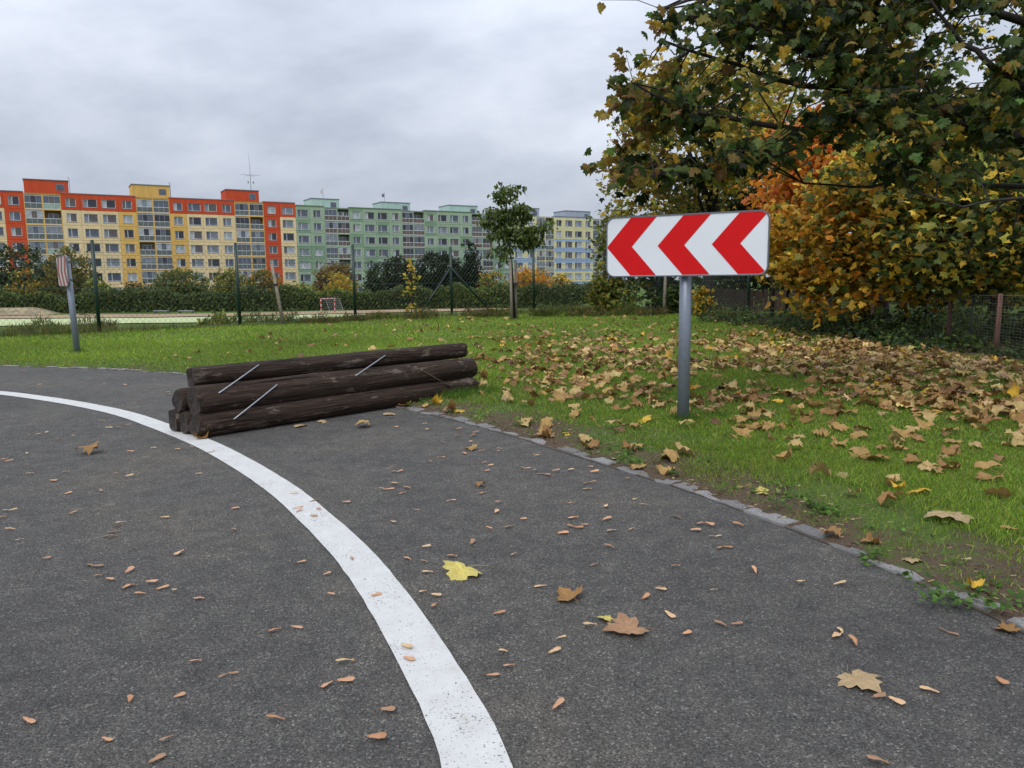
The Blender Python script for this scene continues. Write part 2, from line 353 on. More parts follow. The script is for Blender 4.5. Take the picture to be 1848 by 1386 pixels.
# kerb: soil and mortar strip with single granite setts
tg = np.gradient(EDGE, axis=0); tl = np.linalg.norm(tg, axis=1); tg /= tl[:, None]; en = np.stack([tg[:, 1], -tg[:, 0]], 1)   # outward
kv = []
for k in range(len(EDGE)):
    a = EDGE[k]; b = EDGE[k]+en[k]*0.12; kv += [(a[0], a[1], 0.003), (b[0], b[1], 0.009)]
kerb = tag(obj('kerb', mesh_np('kerb', kv, [[2*k, 2*k+2, 2*k+3, 2*k+1] for k in range(len(EDGE)-1)], [M_soil])), kind='structure')
def sett_mesh(seed):
    r = random.Random(seed); n = 9; top = []; 
    for k in range(4):
        cx, cy = [(-.5, -.5), (.5, -.5), (.5, .5), (-.5, .5)][k]
        for j in (0, 1, 2):
            t = j/3; ex, ey = [(.5, -.5), (.5, .5), (-.5, .5), (-.5, -.5)][k]
            top.append((cx+(ex-cx)*t+r.uniform(-.05, .05), cy+(ey-cy)*t+r.uniform(-.05, .05)))
    m = len(top); vs = [(0.95*x, 0.95*y, 1+r.uniform(-.25, .25)) for x, y in top]+[(x, y, 0.4) for x, y in top]+[(x, y, -1.5) for x, y in top]+[(0, 0, 1.25)]
    fs = [[k, (k+1) % m, 3*m] for k in range(m)]+[[m+k, m+(k+1) % m, (k+1) % m, k] for k in range(m)]+[[2*m+k, 2*m+(k+1) % m, m+(k+1) % m, m+k] for k in range(m)]
    return mesh_np('kerb_stone', vs, fs, [M_granite])
SM = [sett_mesh(k) for k in range(7)]
cum = np.concatenate([[0], np.cumsum(np.linalg.norm(np.diff(EDGE, axis=0), axis=1))])
s = 3.2
while s < cum[-1]-6.0:
    ln = random.uniform(0.12, 0.19); k = np.searchsorted(cum, s+ln/2)
    if random.random() > 0.04:
        p = EDGE[k]+en[k]*random.uniform(0.04, 0.058)
        o = obj('kerb_stone', SM[random.randrange(7)], kerb, (p[0], p[1], 0.004+random.uniform(-0.004, 0.003)))
        o.rotation_euler = (random.uniform(-.04, .04), random.uniform(-.04, .04), math.atan2(tg[k][1], tg[k][0])+random.uniform(-.07, .07))
        o.scale = (ln*0.93, random.uniform(0.068, 0.098), 0.0065)
    s += ln
# playing field far off, lower than the lawn
def sheet(name, top, bot, m, z=-1.17):
    vs = []; n = 24
    for e in (top, bot):
        xs = [q[0] for q in e]; ys = [q[1] for q in e]
        for x in np.linspace(xs[0], xs[-1], n): 
            g = gnd(x, np.interp(x, xs, ys), z); vs.append((g[0], g[1], float(gz(g[0], g[1]))+0.05))
    return tag(obj(name, mesh_np(name, vs, [[k, n+k, n+k+1, k+1] for k in range(n-1)], [m])), kind='structure')
sheet('running_track', [(-300, 574), (440, 566), (640, 561), (830, 557.5), (930, 557)], [(-300, 580), (440, 571), (640, 566.5), (830, 562.5), (930, 559)], M_track)
sheet('playing_field', [(-300, 581), (440, 572.5), (660, 567.5)], [(-300, 594), (110, 588), (440, 581.5), (560, 577), (660, 570)], M_pitch)

# ---------------------------------------------------------------- apartment buildings
UX = math.atan2(.5113, .8594); BP0 = np.array([-90.0, 136.0]); BU = np.array([.8594, .5113]); BZ = -2.6
def stucco(name, c): 
    def b(t, out):
        g = tn(t, 'ShaderNodeTexCoord').outputs['Object']; oi = tn(t, 'ShaderNodeObjectInfo')
        mpn = tn(t, 'ShaderNodeMapping'); mpn.inputs['Scale'].default_value = (1.6, 1.6, 0.35); t.links.new(g, mpn.inputs[0])
        n = noise(t, mpn.outputs[0], 1.2, 6, 0.65); n2 = noise(t, g, 14, 3)
        c1 = ramp(t, n, [(0.3, tuple(x*0.84 for x in c)), (0.65, tuple(min(1, x*1.05) for x in c))])
        rv_ = tn(t, 'ShaderNodeMapRange'); t.links.new(oi.outputs['Random'], rv_.inputs[0]); rv_.inputs[3].default_value = 0.93; rv_.inputs[4].default_value = 1.04
        sv = tn(t, 'ShaderNodeVectorMath', operation='SCALE'); t.links.new(c1, sv.inputs[0]); t.links.new(rv_.outputs[0], sv.inputs['Scale'])
        princ(t, out, sv.outputs[0], 0.9, n2, 0.2, 0.01, 0, 0.2)
    return mat(name, b)
W_red = stucco('render_red', (0.60, 0.085, 0.035)); W_cream = stucco('render_cream', (0.80, 0.61, 0.36)); W_ochre = stucco('render_ochre', (0.76, 0.46, 0.14))
W_green = stucco('render_green', (0.34, 0.43, 0.32)); W_dgreen = stucco('render_dark_green', (0.23, 0.34, 0.23)); W_mint = stucco('render_mint', (0.42, 0.58, 0.50)); W_ogreen = stucco('render_olive_green', (0.20, 0.31, 0.15))
W_blue = stucco('render_blue', (0.33, 0.43, 0.63)); W_yel = stucco('render_yellow', (0.70, 0.64, 0.38)); W_grey = stucco('render_grey', (0.40, 0.44, 0.52))
M_joint = simple('panel_joint', (0.12, 0.10, 0.09), 0.9); M_wframe = simple('window_frame', (0.66, 0.67, 0.70), 0.5, 0.05)
M_roofedge = simple('roof_edge_metal', (0.20, 0.20, 0.23), 0.5, 0.1)
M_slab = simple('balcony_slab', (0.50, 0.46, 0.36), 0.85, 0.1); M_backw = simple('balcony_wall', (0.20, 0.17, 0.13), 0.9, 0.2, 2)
def glass(name, c, rough=0.08): return simple(name, c, rough, 0.35, 1.3, spec=0.8)
PANES = [glass('pane_dark', (0.018, 0.020, 0.030)), glass('pane_blue_grey', (0.085, 0.10, 0.14)), glass('pane_curtain', (0.38, 0.40, 0.43), 0.2), glass('pane_brown', (0.11, 0.085, 0.08)), glass('pane_grey', (0.19, 0.21, 0.25))]
R_grey = glass('railing_grey', (0.10, 0.115, 0.12), 0.35); R_brown = glass('railing_brown', (0.12, 0.075, 0.065), 0.4); R_mint = glass('railing_mint', (0.30, 0.40, 0.34), 0.4); R_cream = glass('railing_pale', (0.32, 0.33, 0.28), 0.4); R_blue = glass('railing_blue', (0.22, 0.28, 0.38), 0.4)
FLOOR = 2.7
cache = {}
def panel_mesh(wd, ww, hb, ht, m1, m2):
    """facade panel wd wide with a window opening ww wide; band under the window may have its own colour"""
    key = ('p', round(wd, 3), ww, hb, ht, m1.name, m2.name)
    if key in cache: return cache[key]
    g = 0.018; x0, x1 = -wd/2+g, wd/2-g; z0, z1 = -FLOOR/2+g, FLOOR/2-g; a, b = -ww/2, ww/2; zb, zt = hb, ht; d = 0.28
    q = MB(); F_ = lambda vs, m: q.add(vs, [tuple(range(len(vs)))], m)
    F_([(x0, 0, zb), (a, 0, zb), (a, 0, zt), (x0, 0, zt)], 0); F_([(b, 0, zb), (x1, 0, zb), (x1, 0, zt), (b, 0, zt)], 0)
    F_([(x0, 0, zt), (x1, 0, zt), (x1, 0, z1), (x0, 0, z1)], 1); F_([(x0, 0, z0), (x1, 0, z0), (x1, 0, zb), (x0, 0, zb)], 1)
    for (p, r) in (((a, zb), (b, zb)), ((b, zb), (b, zt)), ((b, zt), (a, zt)), ((a, zt), (a, zb))):
        F_([(p[0], 0, p[1]), (p[0], d, p[1]), (r[0], d, r[1]), (r[0], 0, r[1])], 0)
    for (p, r) in (((x0, z0), (x1, z0)), ((x1, z0), (x1, z1)), ((x1, z1), (x0, z1)), ((x0, z1), (x0, z0))):
        F_([(p[0], 0, p[1]), (r[0], 0, r[1]), (r[0], 0.2, r[1]), (p[0], 0.2, p[1])], 0)
    cache[key] = q.mesh('wall_panel', [m1, m2]); return cache[key]
WH = 0.76
def window_mesh(ww, h=WH):
    key = ('w', ww, h)
    if key in cache: return cache[key]
    q = MB(); a = ww/2; t = 0.075
    q.box(-a, .10, -h, a, .17, -h+t); q.box(-a, .10, h-t, a, .17, h); q.box(-a, .10, -h+t, -a+t, .17, h-t); q.box(a-t, .10, -h+t, a, .17, h-t)
    for c in ([-a+ww*0.36] if ww < 2 else [-a+ww*0.33]): q.box(c-t*0.6, .10, -h+t, c+t*0.6, .17, h-t)
    q.box(-a-0.05, -0.05, -h-0.05, a+0.05, 0.10, -h, 1)
    cache[key] = q.mesh('window', [M_wframe, M_roofedge]); return cache[key]
def pane_mesh(ww, i, j, h=WH):
    key = ('g', ww, i, j, h)
    if key in cache: return cache[key]
    q = MB(); a = ww/2; c = -a+ww*0.34; y = .15
    q.add([(-a+.03, y, -h+.03), (c, y, -h+.03), (c, y, h-.03), (-a+.03, y, h-.03)], [(0, 1, 2, 3)], 0)
    q.add([(c, y, -h+.03), (a-.03, y, -h+.03), (a-.03, y, h-.03), (c, y, h-.03)], [(0, 1, 2, 3)], 1)
    cache[key] = q.mesh('pane', [PANES[i], PANES[j]]); return cache[key]
def rnd_pane(ww, h=WH):
    i = random.choice([0, 1, 1, 2, 2, 3, 4, 4]); j = i if random.random() < 0.4 else random.choice([0, 0, 1, 1, 2, 3, 4])
    return pane_mesh(ww, i, j, h)
def put(name, me, par, x, y, z):
    return obj(name, me, par, (x, y, z))
def window(par, x, z, ww, h=WH, name='window'):
    wo_ = put(name, window_mesh(ww, h), par, x, 0.0, z); put('pane', rnd_pane(ww, h), wo_, 0, 0, 0); return wo_
def balcony(par, x0, x1, z, mslab, rail, white_rail, glazed):
    wd = x1-x0; key = ('b', round(wd, 2), mslab.name)
    if key not in cache:
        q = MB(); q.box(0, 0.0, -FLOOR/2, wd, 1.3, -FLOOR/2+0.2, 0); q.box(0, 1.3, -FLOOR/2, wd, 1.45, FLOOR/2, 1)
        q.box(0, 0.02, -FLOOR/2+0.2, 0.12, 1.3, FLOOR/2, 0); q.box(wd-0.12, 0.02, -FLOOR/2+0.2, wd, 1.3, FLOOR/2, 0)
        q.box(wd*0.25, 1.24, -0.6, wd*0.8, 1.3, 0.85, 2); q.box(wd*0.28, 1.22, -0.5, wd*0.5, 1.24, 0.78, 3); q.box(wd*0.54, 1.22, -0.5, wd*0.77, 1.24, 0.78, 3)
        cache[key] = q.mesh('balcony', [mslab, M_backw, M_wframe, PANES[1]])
    b = put('balcony', cache[key], par, x0, 0, z)
    key = ('r', round(wd, 2), rail.name, white_rail)
    if key not in cache:
        q = MB(); q.box(0.13, 0.03, -FLOOR/2+0.28, wd-0.13, 0.06, -0.18, 0); q.box(0.13, 0.0, -0.18, wd-0.13, 0.08, -0.08, 1)
        if white_rail: q.box(0.13, 0.0, -FLOOR/2+0.2, wd-0.13, 0.08, -FLOOR/2+0.29, 1)
        for k in (1, 2): q.box(0.13+(wd-.26)*k/3-.02, 0.01, -FLOOR/2+0.3, 0.13+(wd-.26)*k/3+.02, 0.03, -0.18, 1)
        cache[key] = q.mesh('railing', [rail, M_wframe])
    put('railing', cache[key], b, 0, 0, 0)
    if glazed:
        i = random.choice([0, 1, 1, 4, 4, 2]); j = random.choice([0, 1, 3, 4]); key = ('gl', round(wd, 2), i, j)
        if key not in cache:
            q = MB(); n = 3
            for k in range(n):
                xa = 0.13+(wd-.26)*k/n; xb = 0.13+(wd-.26)*(k+1)/n
                q.add([(xa, .05, -.08), (xb, .05, -.08), (xb, .05, 1.15), (xa, .05, 1.15)], [(0, 1, 2, 3)], 0 if k != 1 else 1)
                q.box(xa-.012, .035, -.08, xa+.012, .049, 1.15, 2)
            q.box(0.13, .02, 1.15, wd-.13, .08, 1.24, 2)
            cache[key] = q.mesh('glazing', [PANES[i], PANES[j], M_wframe])
        put('glazing', cache[key], b, 0, 0, 0)
    else:
        key = ('cl', round(wd, 2))
        if key not in cache:
            q = MB()
            for k in range(6):
                c = 0.3+k*(wd-.6)/6; q.box(c, .5, -0.1, c+random.uniform(.12, .35), .53, random.uniform(.35, .7), k % 3)
            q.box(0.13, .49, .7, wd-.13, .52, .73, 0)
            cache[key] = q.mesh('laundry', [M_wframe, PANES[3], R_blue])
        if random.random() < 0.4: put('laundry', cache[key], b, 0, 0, 0)

def building(label, bays, row1, nfl, coat, loggias, houses, s_end):
    s0 = bays[0][0] if bays[0][0] < loggias[0][0] else loggias[0][0]
    loc = BP0+BU*s0; b = thing('apartment_building', label, 'building', (loc[0], loc[1], BZ), UX)
    top = row1+1.72-BZ; s1 = s_end
    q = MB(); zt = row1+FLOOR/2-BZ
    for (a, c, wins) in bays: q.box(a-s0, 0.30, 0, c-s0, 1.5, zt, 0)
    q.box(0, 1.5, 0, s1-s0, 12, zt, 0)
    put('wall', q.mesh('wall', [M_joint]), b, 0, 0, 0)
    q = MB(); q.box(-0.0, 1.2, zt, s1-s0, 12.2, top-0.25, 0)
    put('roof', q.mesh('roof', [M_roofedge]), b, 0, 0, 0)
    for bi, (a, c, wins) in enumerate(bays):
        q = MB(); q.box(a-s0, -0.06, top-0.12, c-s0, 1.2, top, 0)
        put('roof_edge', q.mesh('roof_edge', [M_roofedge]), b, 0, 0, 0)
        m = coat('parapet', bi, 0, 0); q = MB(); q.box(a-s0+.01, 0.0, zt+0.003, c-s0-.01, 1.19, top-0.122, 0)
        put('parapet', q.mesh('parapet', [m]), b, 0, 0, 0)
        n = len(wins); wd = (c-a)/n
        for k in range(n):
            for f in range(nfl):
                z = row1-BZ-f*FLOOR
                if z-FLOOR/2 < -0.5: continue
                m1, m2 = coat('wall', bi, k, f); ww = wins[k]; x = a-s0+wd*(k+.5)
                put('wall_panel', panel_mesh(wd, ww, -WH, WH, m1, m2), b, x, 0, z)
                window(b, x, z, ww)
    for li, (a, c) in enumerate(loggias):
        st, rails, wr, hd = coat('loggia', li, 0, 0); wd = (c-a)/2
        for k in range(2):
            for f in range(nfl):
                z = row1-BZ-f*FLOOR-0.15
                if z-FLOOR/2 < -0.5: continue
                balcony(b, a-s0+k*wd, a-s0+(k+1)*wd, z, st, random.choice(rails), wr, random.random() < 0.78)
        q = MB(); q.box(a-s0, 0.02, row1-BZ+FLOOR/2-0.15, c-s0, 1.2, row1-BZ+FLOOR/2+0.1, 0); q.box(a-s0, -0.04, row1-BZ+FLOOR/2+0.1, c-s0, 1.19, top-0.3, 1)
        put('parapet', q.mesh('parapet', [st, hd]), b, 0, 0, 0)
    for hi, (a, c, y0, h, m) in enumerate(houses):
        q = MB(); q.box(a-s0, y0, top-0.24, c-s0, y0+5.5, top+h, 0); q.box(a-s0-.1, y0-.1, top+h, c-s0+.1, y0+5.6, top+h+.14, 1)
        hs = put('lift_house', q.mesh('lift_house', [m, M_roofedge]), b, 0, 0, 0)
        q = MB(); x = c-s0-1.3; z = top+h-1.15
        q.box(x-.65, y0-.03, z-.55, x+.65, y0-0.001, z+.55, 0); q.box(x-.55, y0-.05, z-.45, x+.55, y0-.031, z+.45, 1); put('window', q.mesh('window', [M_roofedge, PANES[1]]), hs, 0, 0, 0)
    return b, s0, top
def coat_o(kind, bi, k, f):
    if kind == 'parapet': return W_red
    if kind == 'loggia': return (W_ochre, [R_grey]*8+[R_mint], True, W_ochre)
    if f == 0: return W_red, W_red
    if bi == 0: m = W_red if k == 3 else W_cream
    elif bi == 1: m = W_ochre if k == 3 else W_cream
    elif bi == 2: m = W_ochre if k == 0 else W_cream
    else: m = W_red if k == 0 else W_cream
    return m, m
NW, WW = 1.65, 2.3
bO, sO, tO = building('long orange, cream and ochre apartment block with red top storey, at the left',
    [(-8, 4.1, [NW, WW, WW, NW]), (9.8, 22.1, [NW, WW, WW, NW]), (27.9, 40.0, [NW, WW, WW, NW]), (45.7, 52.26, [NW, WW])], 15.95, 8, coat_o, [(4.1, 9.8), (22.1, 27.9), (40.0, 45.7)],
    [(4.3, 11.2, 0.3, 2.1, W_red), (21.6, 28.2, 0.3, 2.1, W_ochre), (38.6, 45.0, 0.3, 2.0, W_red)], 52.26)
def coat_g(kind, bi, k, f):
    if kind == 'parapet': return W_ogreen
    if kind == 'loggia': return (W_green, [R_brown]*6+[R_grey], True, W_grey)
    r = random.Random(bi*100+k*10+f); m = W_dgreen if (f >= 2 and r.random() < 0.33) else W_green
    m2 = W_dgreen if r.random() < 0.2 else m
    return m, m2
bG, sG, tG = building('light green apartment block with brown balcony railings, in the middle of the row',
    [(52.27, 58.4, [WW, NW]), (64.0, 76.2, [NW, WW, WW, NW]), (81.8, 94.0, [NW, WW, WW, NW]), (99.8, 105.5, [NW, WW])], 15.5, 8, coat_g, [(58.4, 64.0), (76.2, 81.8), (94.0, 99.8)],
    [(56.4, 62.6, 2.5, 1.7, W_mint), (72.4, 79.4, 2.5, 1.6, W_mint), (89.3, 97.0, 2.5, 1.6, W_mint)], 105.5)
def coat_b(kind, bi, k, f):
    if kind == 'parapet': return W_blue
    if kind == 'loggia': return (W_yel, [R_cream, R_blue, R_grey], False, W_yel)
    if bi == 2: return W_blue, W_blue
    return W_yel, (W_blue if f in (2, 3, 4) else W_yel if f in (0, 1, 5) else W_blue)
bB, sB, tB = building('blue and pale yellow banded apartment block behind the young tree, farthest of the row',
    [(105.51, 112.3, [WW, NW]), (117.7, 129.9, [NW, WW, WW, NW]), (134.5, 141.0, [NW, WW])], 15.35, 8, coat_b, [(112.3, 117.7), (129.9, 134.5)],
    [(110.0, 114.5, 2.0, 1.8, W_grey), (122.6, 130.6, 2.0, 1.6, W_grey)], 141.0)
# rooftop antennas stand on the lift houses
def roof_at(s_, back, z): p = BP0+BU*s_+np.array([-.5113, .8594])*back; return (p[0], p[1], z)
la = roof_at(44.0, 2.5, BZ+tO+2.14); an = thing('antenna', 'tall thin television mast on the red roof house of the orange block', 'antenna', la, UX)
q = MB(); q.tube([(0, 0, 0), (0, 0, 5.2)], [.06, .035], 5); put('mast', q.mesh('mast', [M_rim]), an, 0, 0, 0)
q = MB(); q.tube([(0, 0, 5.2), (-.15, 0, 7.6)], [.03, .015], 4); put('whip', q.mesh('whip', [M_rim]), an, 0, 0, 0)
for z, l in ((3.3, 1.9), (3.1, .9)):
    q = MB(); q.tube([(-l, 0, z), (l, 0, z)], .022, 4)
    for k in range(-4, 5): q.tube([(l*k/4.2, -.3, z+.05), (l*k/4.2, .3, z+.05)], .018, 4)
    put('crossbar', q.mesh('crossbar', [M_rim]), an, 0, 0, 0)
for x in (-.5, .6):
    q = MB(); q.tube([(0, 0, 1.7), (x, 0, 1.75)], .02, 4); q.tube([(x, 0, 1.5), (x, 0, 2.0)], [.05, .12], 6); put('small_aerial', q.mesh('small_aerial', [M_rim]), an, 0, 0, 0)
for s_, lab in ((59.4, 'small white dish on a short pole on the leftmost mint roof house'), (73.6, 'small dark dish on a pole on the middle mint roof house')):
    la = roof_at(s_, 3.6, BZ+tG+(1.84 if s_ < 60 else 1.74)); an = thing('satellite_dish', lab, 'dish', la, UX)
    q = MB(); q.tube([(0, 0, 0), (0, 0, 2.2)], .04, 5); put('mast', q.mesh('mast', [M_rim]), an, 0, 0, 0)
    q = MB(); q.tube([(-.35, -.15, 1.45), (-.2, -.05, 1.45), (-.15, -.02, 1.45)], [.42, .25, .03], 10); put('dish', q.mesh('dish', [M_goalw if s_ < 60 else M_rim]), an, 0, 0, 0)
for (s_, lab, bt, yb) in ((11.3, 'metal ladder on the end of the leftmost red roof house', tO, 2.1), (28.3, 'metal ladder on the end of the ochre roof house', tO, 2.1)):
    la = roof_at(s_, 1.0, BZ+bt-.24); ld = thing('roof_ladder', lab, 'ladder', la, UX)
    for yy in (0, .45):
        q = MB(); q.tube([(.12, yy, 0), (.12, yy, 3.0), (-.1, yy, 3.15)], .03, 4); put('rail', q.mesh('rail', [M_rim]), ld, 0, 0, 0)
    q = MB()
    for k in range(8): q.tube([(.12, 0, .3+k*.33), (.12, .45, .3+k*.33)], .02, 4)
    tag(put('rungs', q.mesh('rungs', [M_rim]), ld, 0, 0, 0), kind='stuff')

# ---------------------------------------------------------------- foliage
def leaf_proto(hi=True):
    R = [(0, 0), (.10, -.10), (.36, -.15), (.35, .02), (.50, .07), (.63, .19), (.51, .27), (.55, .43), (.40, .41), (.27, .43), (.33, .63), (.16, .67), (0, .92)] if hi else [(0, 0), (.36, -.12), (.36, .06), (.60, .32), (.28, .44), (0, .9)]
    Lf = [(-x, y) for x, y in R[1:-1]][::-1]; ring = R+Lf; n = len(ring)
    if hi:
        inner = [(x*.5, .2+(y-.2)*.5) for x, y in ring]
        P_ = np.array(ring+inner+[(0, .2)]); Fs = []
        for k in range(n): k2 = (k+1) % n; Fs += [[k, k2, n+k2], [k, n+k2, n+k], [n+k, n+k2, 2*n]]
    else: P_ = np.array(ring+[(0, .2)]); Fs = [[k, (k+1) % n, n] for k in range(n)]
    return P_, np.array(Fs)
PH, FH = leaf_proto(True); PL, FL = leaf_proto(False)
PQ = np.array([(0, 0), (.32, .42), (0, 1.0), (-.32, .42)]); FQ = np.array([[0, 1, 2], [0, 2, 3]])
def rotmats(n, tilt, yawc=None, yaws=3.14, pitch0=0.0):
    yaw = RNG.uniform(-math.pi, math.pi, n) if yawc is None else yawc+RNG.normal(0, yaws, n)
    a = RNG.normal(pitch0, tilt, n); b = RNG.normal(0, tilt, n)
    cy, sy, ca, sa, cb_, sb = np.cos(yaw), np.sin(yaw), np.cos(a), np.sin(a), np.cos(b), np.sin(b); z = np.zeros(n); o = np.ones(n)
    Rz = np.stack([cy, -sy, z, sy, cy, z, z, z, o], 1).reshape(n, 3, 3); Rx = np.stack([o, z, z, z, ca, -sa, z, sa, ca], 1).reshape(n, 3, 3); Ry = np.stack([cb_, z, sb, z, o, z, -sb, z, cb_], 1).reshape(n, 3, 3)
    return Rz @ Rx @ Ry
def leaves_geo(pos, size, R, col, P_, Fs, curl=0.25, ev=0.0):
    n = len(pos); K = len(P_); x, y = P_[:, 0], P_[:, 1]; c = RNG.normal(curl, 0.5*abs(curl)+.05, n)[:, None]; c2 = RNG.normal(0, abs(curl)*.9, n)[:, None]
    z = -c*(x**2*1.3+0.4*(y-.2)**2)[None, :]*1.6+c2*((y-.3)*np.abs(x)*1.5)[None, :]+RNG.normal(0, .02+.06*abs(curl), (n, K))
    loc = np.stack([np.broadcast_to(x, (n, K)), np.broadcast_to(y-.2, (n, K)), z], -1)*np.asarray(size).reshape(-1, 1, 1)
    W = np.einsum('nij,nkj->nki', R, loc)+pos[:, None, :]
    Fc = (Fs[None]+np.arange(n)[:, None, None]*K).reshape(-1, 3)
    C = np.broadcast_to(col[:, None, :], (n, K, 3)).copy()
    if ev: C *= (1-ev*np.clip(np.hypot(x, y-.2)*1.6-.3, 0, 1))[None, :, None]
    return W.reshape(-1, 3), Fc, C.reshape(-1, 3)
def pal(n, cols, wts, var=0.18, field=None):
    cols = np.array(cols); w_ = np.array(wts, float); w_ /= w_.sum(); i = RNG.choice(len(cols), n, p=w_)
    c = cols[i]*np.exp(RNG.normal(0, var, n))[:, None]*np.exp(RNG.normal(0, var*.25, (n, 3))); return np.clip(c, 0, .9)
def clumps(ells, nclump, per, cs, shell=0.55):
    """leaf positions: clumps scattered in ellipsoids, denser towards the outside, a little flattened"""
    out = []; cid = []
    vol = np.array([e[3]*e[4]*e[5] for e in ells])**.8; vol /= vol.sum(); k0 = 0
    for e, v_ in zip(ells, vol):
        k = max(3, int(nclump*v_)); d = RNG.normal(size=(k, 3)); d /= np.linalg.norm(d, axis=1)[:, None]; r = (shell+(1-shell)*RNG.random(k))**.7
        c = np.array(e[:3])+d*r[:, None]*np.array(e[3:6])
        m = RNG.poisson(per, k)+2; ids = np.repeat(np.arange(k), m); sc_ = cs*RNG.uniform(.6, 1.3, k)[ids][:, None]
        out.append(c[ids]+RNG.normal(size=(len(ids), 3))*sc_*np.array([1, 1, .55])); cid.append(ids+k0); k0 += k
    return np.concatenate(out), np.concatenate(cid)
def limb_tree(par, base, h, r, targets, name_tr='trunk', lean=(0, 0), nb=6):
    base = np.array(base, float); q = MB(); tp = base+np.array([lean[0], lean[1], h]); mid = (base+tp)/2+np.array([random.uniform(-.05, .05)*h, 0, 0])
    q.tube([base+[0, 0, -.1], base+[0, 0, .1*h], mid, tp], [r*1.3, r, r*.75, r*.35], 8)
    for t_ in targets[:nb]:
        f0 = random.uniform(.35, .9); st = base+(tp-base)*f0; md = (st+t_)/2+np.array([0, 0, .08*h]); q.tube([st, md, t_], [r*.4, r*.22, r*.06], 5)
    me = q.mesh(name_tr, [M_bark], True); o = obj(name_tr, off(me, par.location), par); return o
def tree(name, label, cat, base, h, r, ells, ncl, per, cs, size, cols, wts, kind='low', group=None, tilt=.6, colf=None, var=.2, nb=6, trunk=True):
    base = (base[0], base[1], float(gz(base[0], base[1])) if len(base) == 2 else base[2])
    t = thing(name, label, cat, base, 0, group)
    P3, ids = clumps(ells, ncl, per, cs); n = len(P3)
    col = pal(n, cols, wts, var)
    if colf is not None: col = colf(P3, col)
    col *= np.exp(RNG.normal(0, .16, ids.max()+1))[ids][:, None]
    P_, Fs = {'low': (PL, FL), 'quad': (PQ, FQ), 'hi': (PH, FH)}[kind]
    Vv, Ff, Cc = leaves_geo(P3, size*RNG.uniform(.6, 1.25, n), rotmats(n, tilt, pitch0=-.5), col, P_, Fs, .2)
    me = mesh_np('crown', Vv-np.array(base), Ff, [M_leaf], Cc)
    obj('crown', me, t)['kind'] = 'stuff'
    if trunk: limb_tree(t, base, h, r, [P3[i] for i in RNG.choice(n, min(nb, n))], nb=nb)
    return t
G1, G2, G3 = (.055, .085, .022), (.095, .14, .032), (.15, .19, .042)
DG = (.022, .036, .012); YE = (.68, .44, .05); OR = (.72, .29, .035); RO = (.60, .18, .05); OL = (.24, .20, .04); BR = (.22, .12, .045); YG = (.38, .37, .065)

# hedge at the far side of the field
def hedge(label, x0, x1, D0, D1, h, hz0, n, cols, wts, size, thick=1.2):
    p0 = at(x0, 520, D0); p1 = at(x1, 520, D1); L_ = np.linalg.norm(p1[:2]-p0[:2]); u = (p1[:2]-p0[:2])/L_; v = np.array([-u[1], u[0]])
    t = thing('hedge', label, 'hedge', (p0[0], p0[1], hz0), 0)
    s_ = RNG.uniform(0, L_, n); zz = RNG.random(n)**.8; hh = h*(1+.16*snoise(s_, 0*s_, .9, 5)+.12*snoise(s_, 0*s_, 4, 6)); th = RNG.uniform(-1, 1, n)*thick*(1-.4*zz**3)
    pos = np.stack([p0[0]+u[0]*s_+v[0]*th, p0[1]+u[1]*s_+v[1]*th, hz0+zz*hh], 1)
    col = pal(n, cols, wts, .3); patch = snoise(s_, zz*3, .5, 8); col[:, :2] *= (1+.25*patch)[:, None]
    Vv, Ff, Cc = leaves_geo(pos, size*RNG.uniform(.6, 1.3, n), rotmats(n, .7, pitch0=-.4), np.clip(col, .005, 1), PQ, FQ, .2)
    obj('foliage', mesh_np('foliage', Vv-np.array(t.location), Ff, [M_leaf], Cc), t)['kind'] = 'stuff'
    q = MB(); k = 40; 
    for i in range(k):
        c = p0[:2]+u*L_*(i+.5)/k; q.tube([(c[0], c[1], hz0-.2), (c[0]+random.uniform(-.3, .3), c[1], hz0+h*.8)], [.06, .02], 4)
    obj('stems', off(q.mesh('stems', [M_bark]), t.location), t)['kind'] = 'stuff'
hedge('long clipped dark green hedge along the far side of the playing field', -260, 1120, 61, 62, 1.72, -1.2, 70000, [G1, DG, G2, G3, OL], [4, 1.5, 4, 2, .8], .2)

# trees between the hedge and the buildings
def ftree(xc, yt, wpx, D, label, cols, wts, cat='tree', shape='round', name='background_tree', sz=.34, ncl=130, per=13):
    top = at(xc, yt-6, D); wd = wpx/F*D/2*1.12; ncl = int(ncl*1.9); cols = [tuple(v_*.8 for v_ in c_) for c_ in cols]; zb = -2.0; hh = top[2]-zb; cx, cy = top[0], D
    if shape == 'cone': ells = [(cx, cy, zb+hh*f_, wd*(1.05-f_), wd*(1.05-f_), hh*.13) for f_ in (.15, .3, .45, .6, .75, .88)]
    else: ells = [(cx, cy, zb+hh*.60, wd*.9, wd*.9, hh*.38), (cx-wd*.3, cy, zb+hh*.35, wd*.75, wd*.75, hh*.28), (cx+wd*.35, cy-wd*.2, zb+hh*.42, wd*.65, wd*.65, hh*.25)]
    return tree(name, label, cat, (cx, cy, zb), hh*.85, .14, ells, ncl, per, .35, sz, cols, wts, 'quad', tilt=.8, nb=4)
ftree(25, 444, 130, 84, 'dark green tree at the far left behind the hedge', [G1, DG, G2], [3, 3, 1], ncl=260)
ftree(40, 484, 50, 78, 'small orange yellow tree at the far left in front of a dark one', [(.5, .32, .05), OL, G2], [3, 2, 2], ncl=32)
ftree(122, 450, 78, 82, 'olive brown tree behind the leaning striped sign', [OL, G2, BR], [3, 2, 1], ncl=170)
ftree(172, 505, 40, 78, 'low yellow green bush right of the olive tree', [YG, G2], [2, 2], 'bush', ncl=50, name='background_bush')
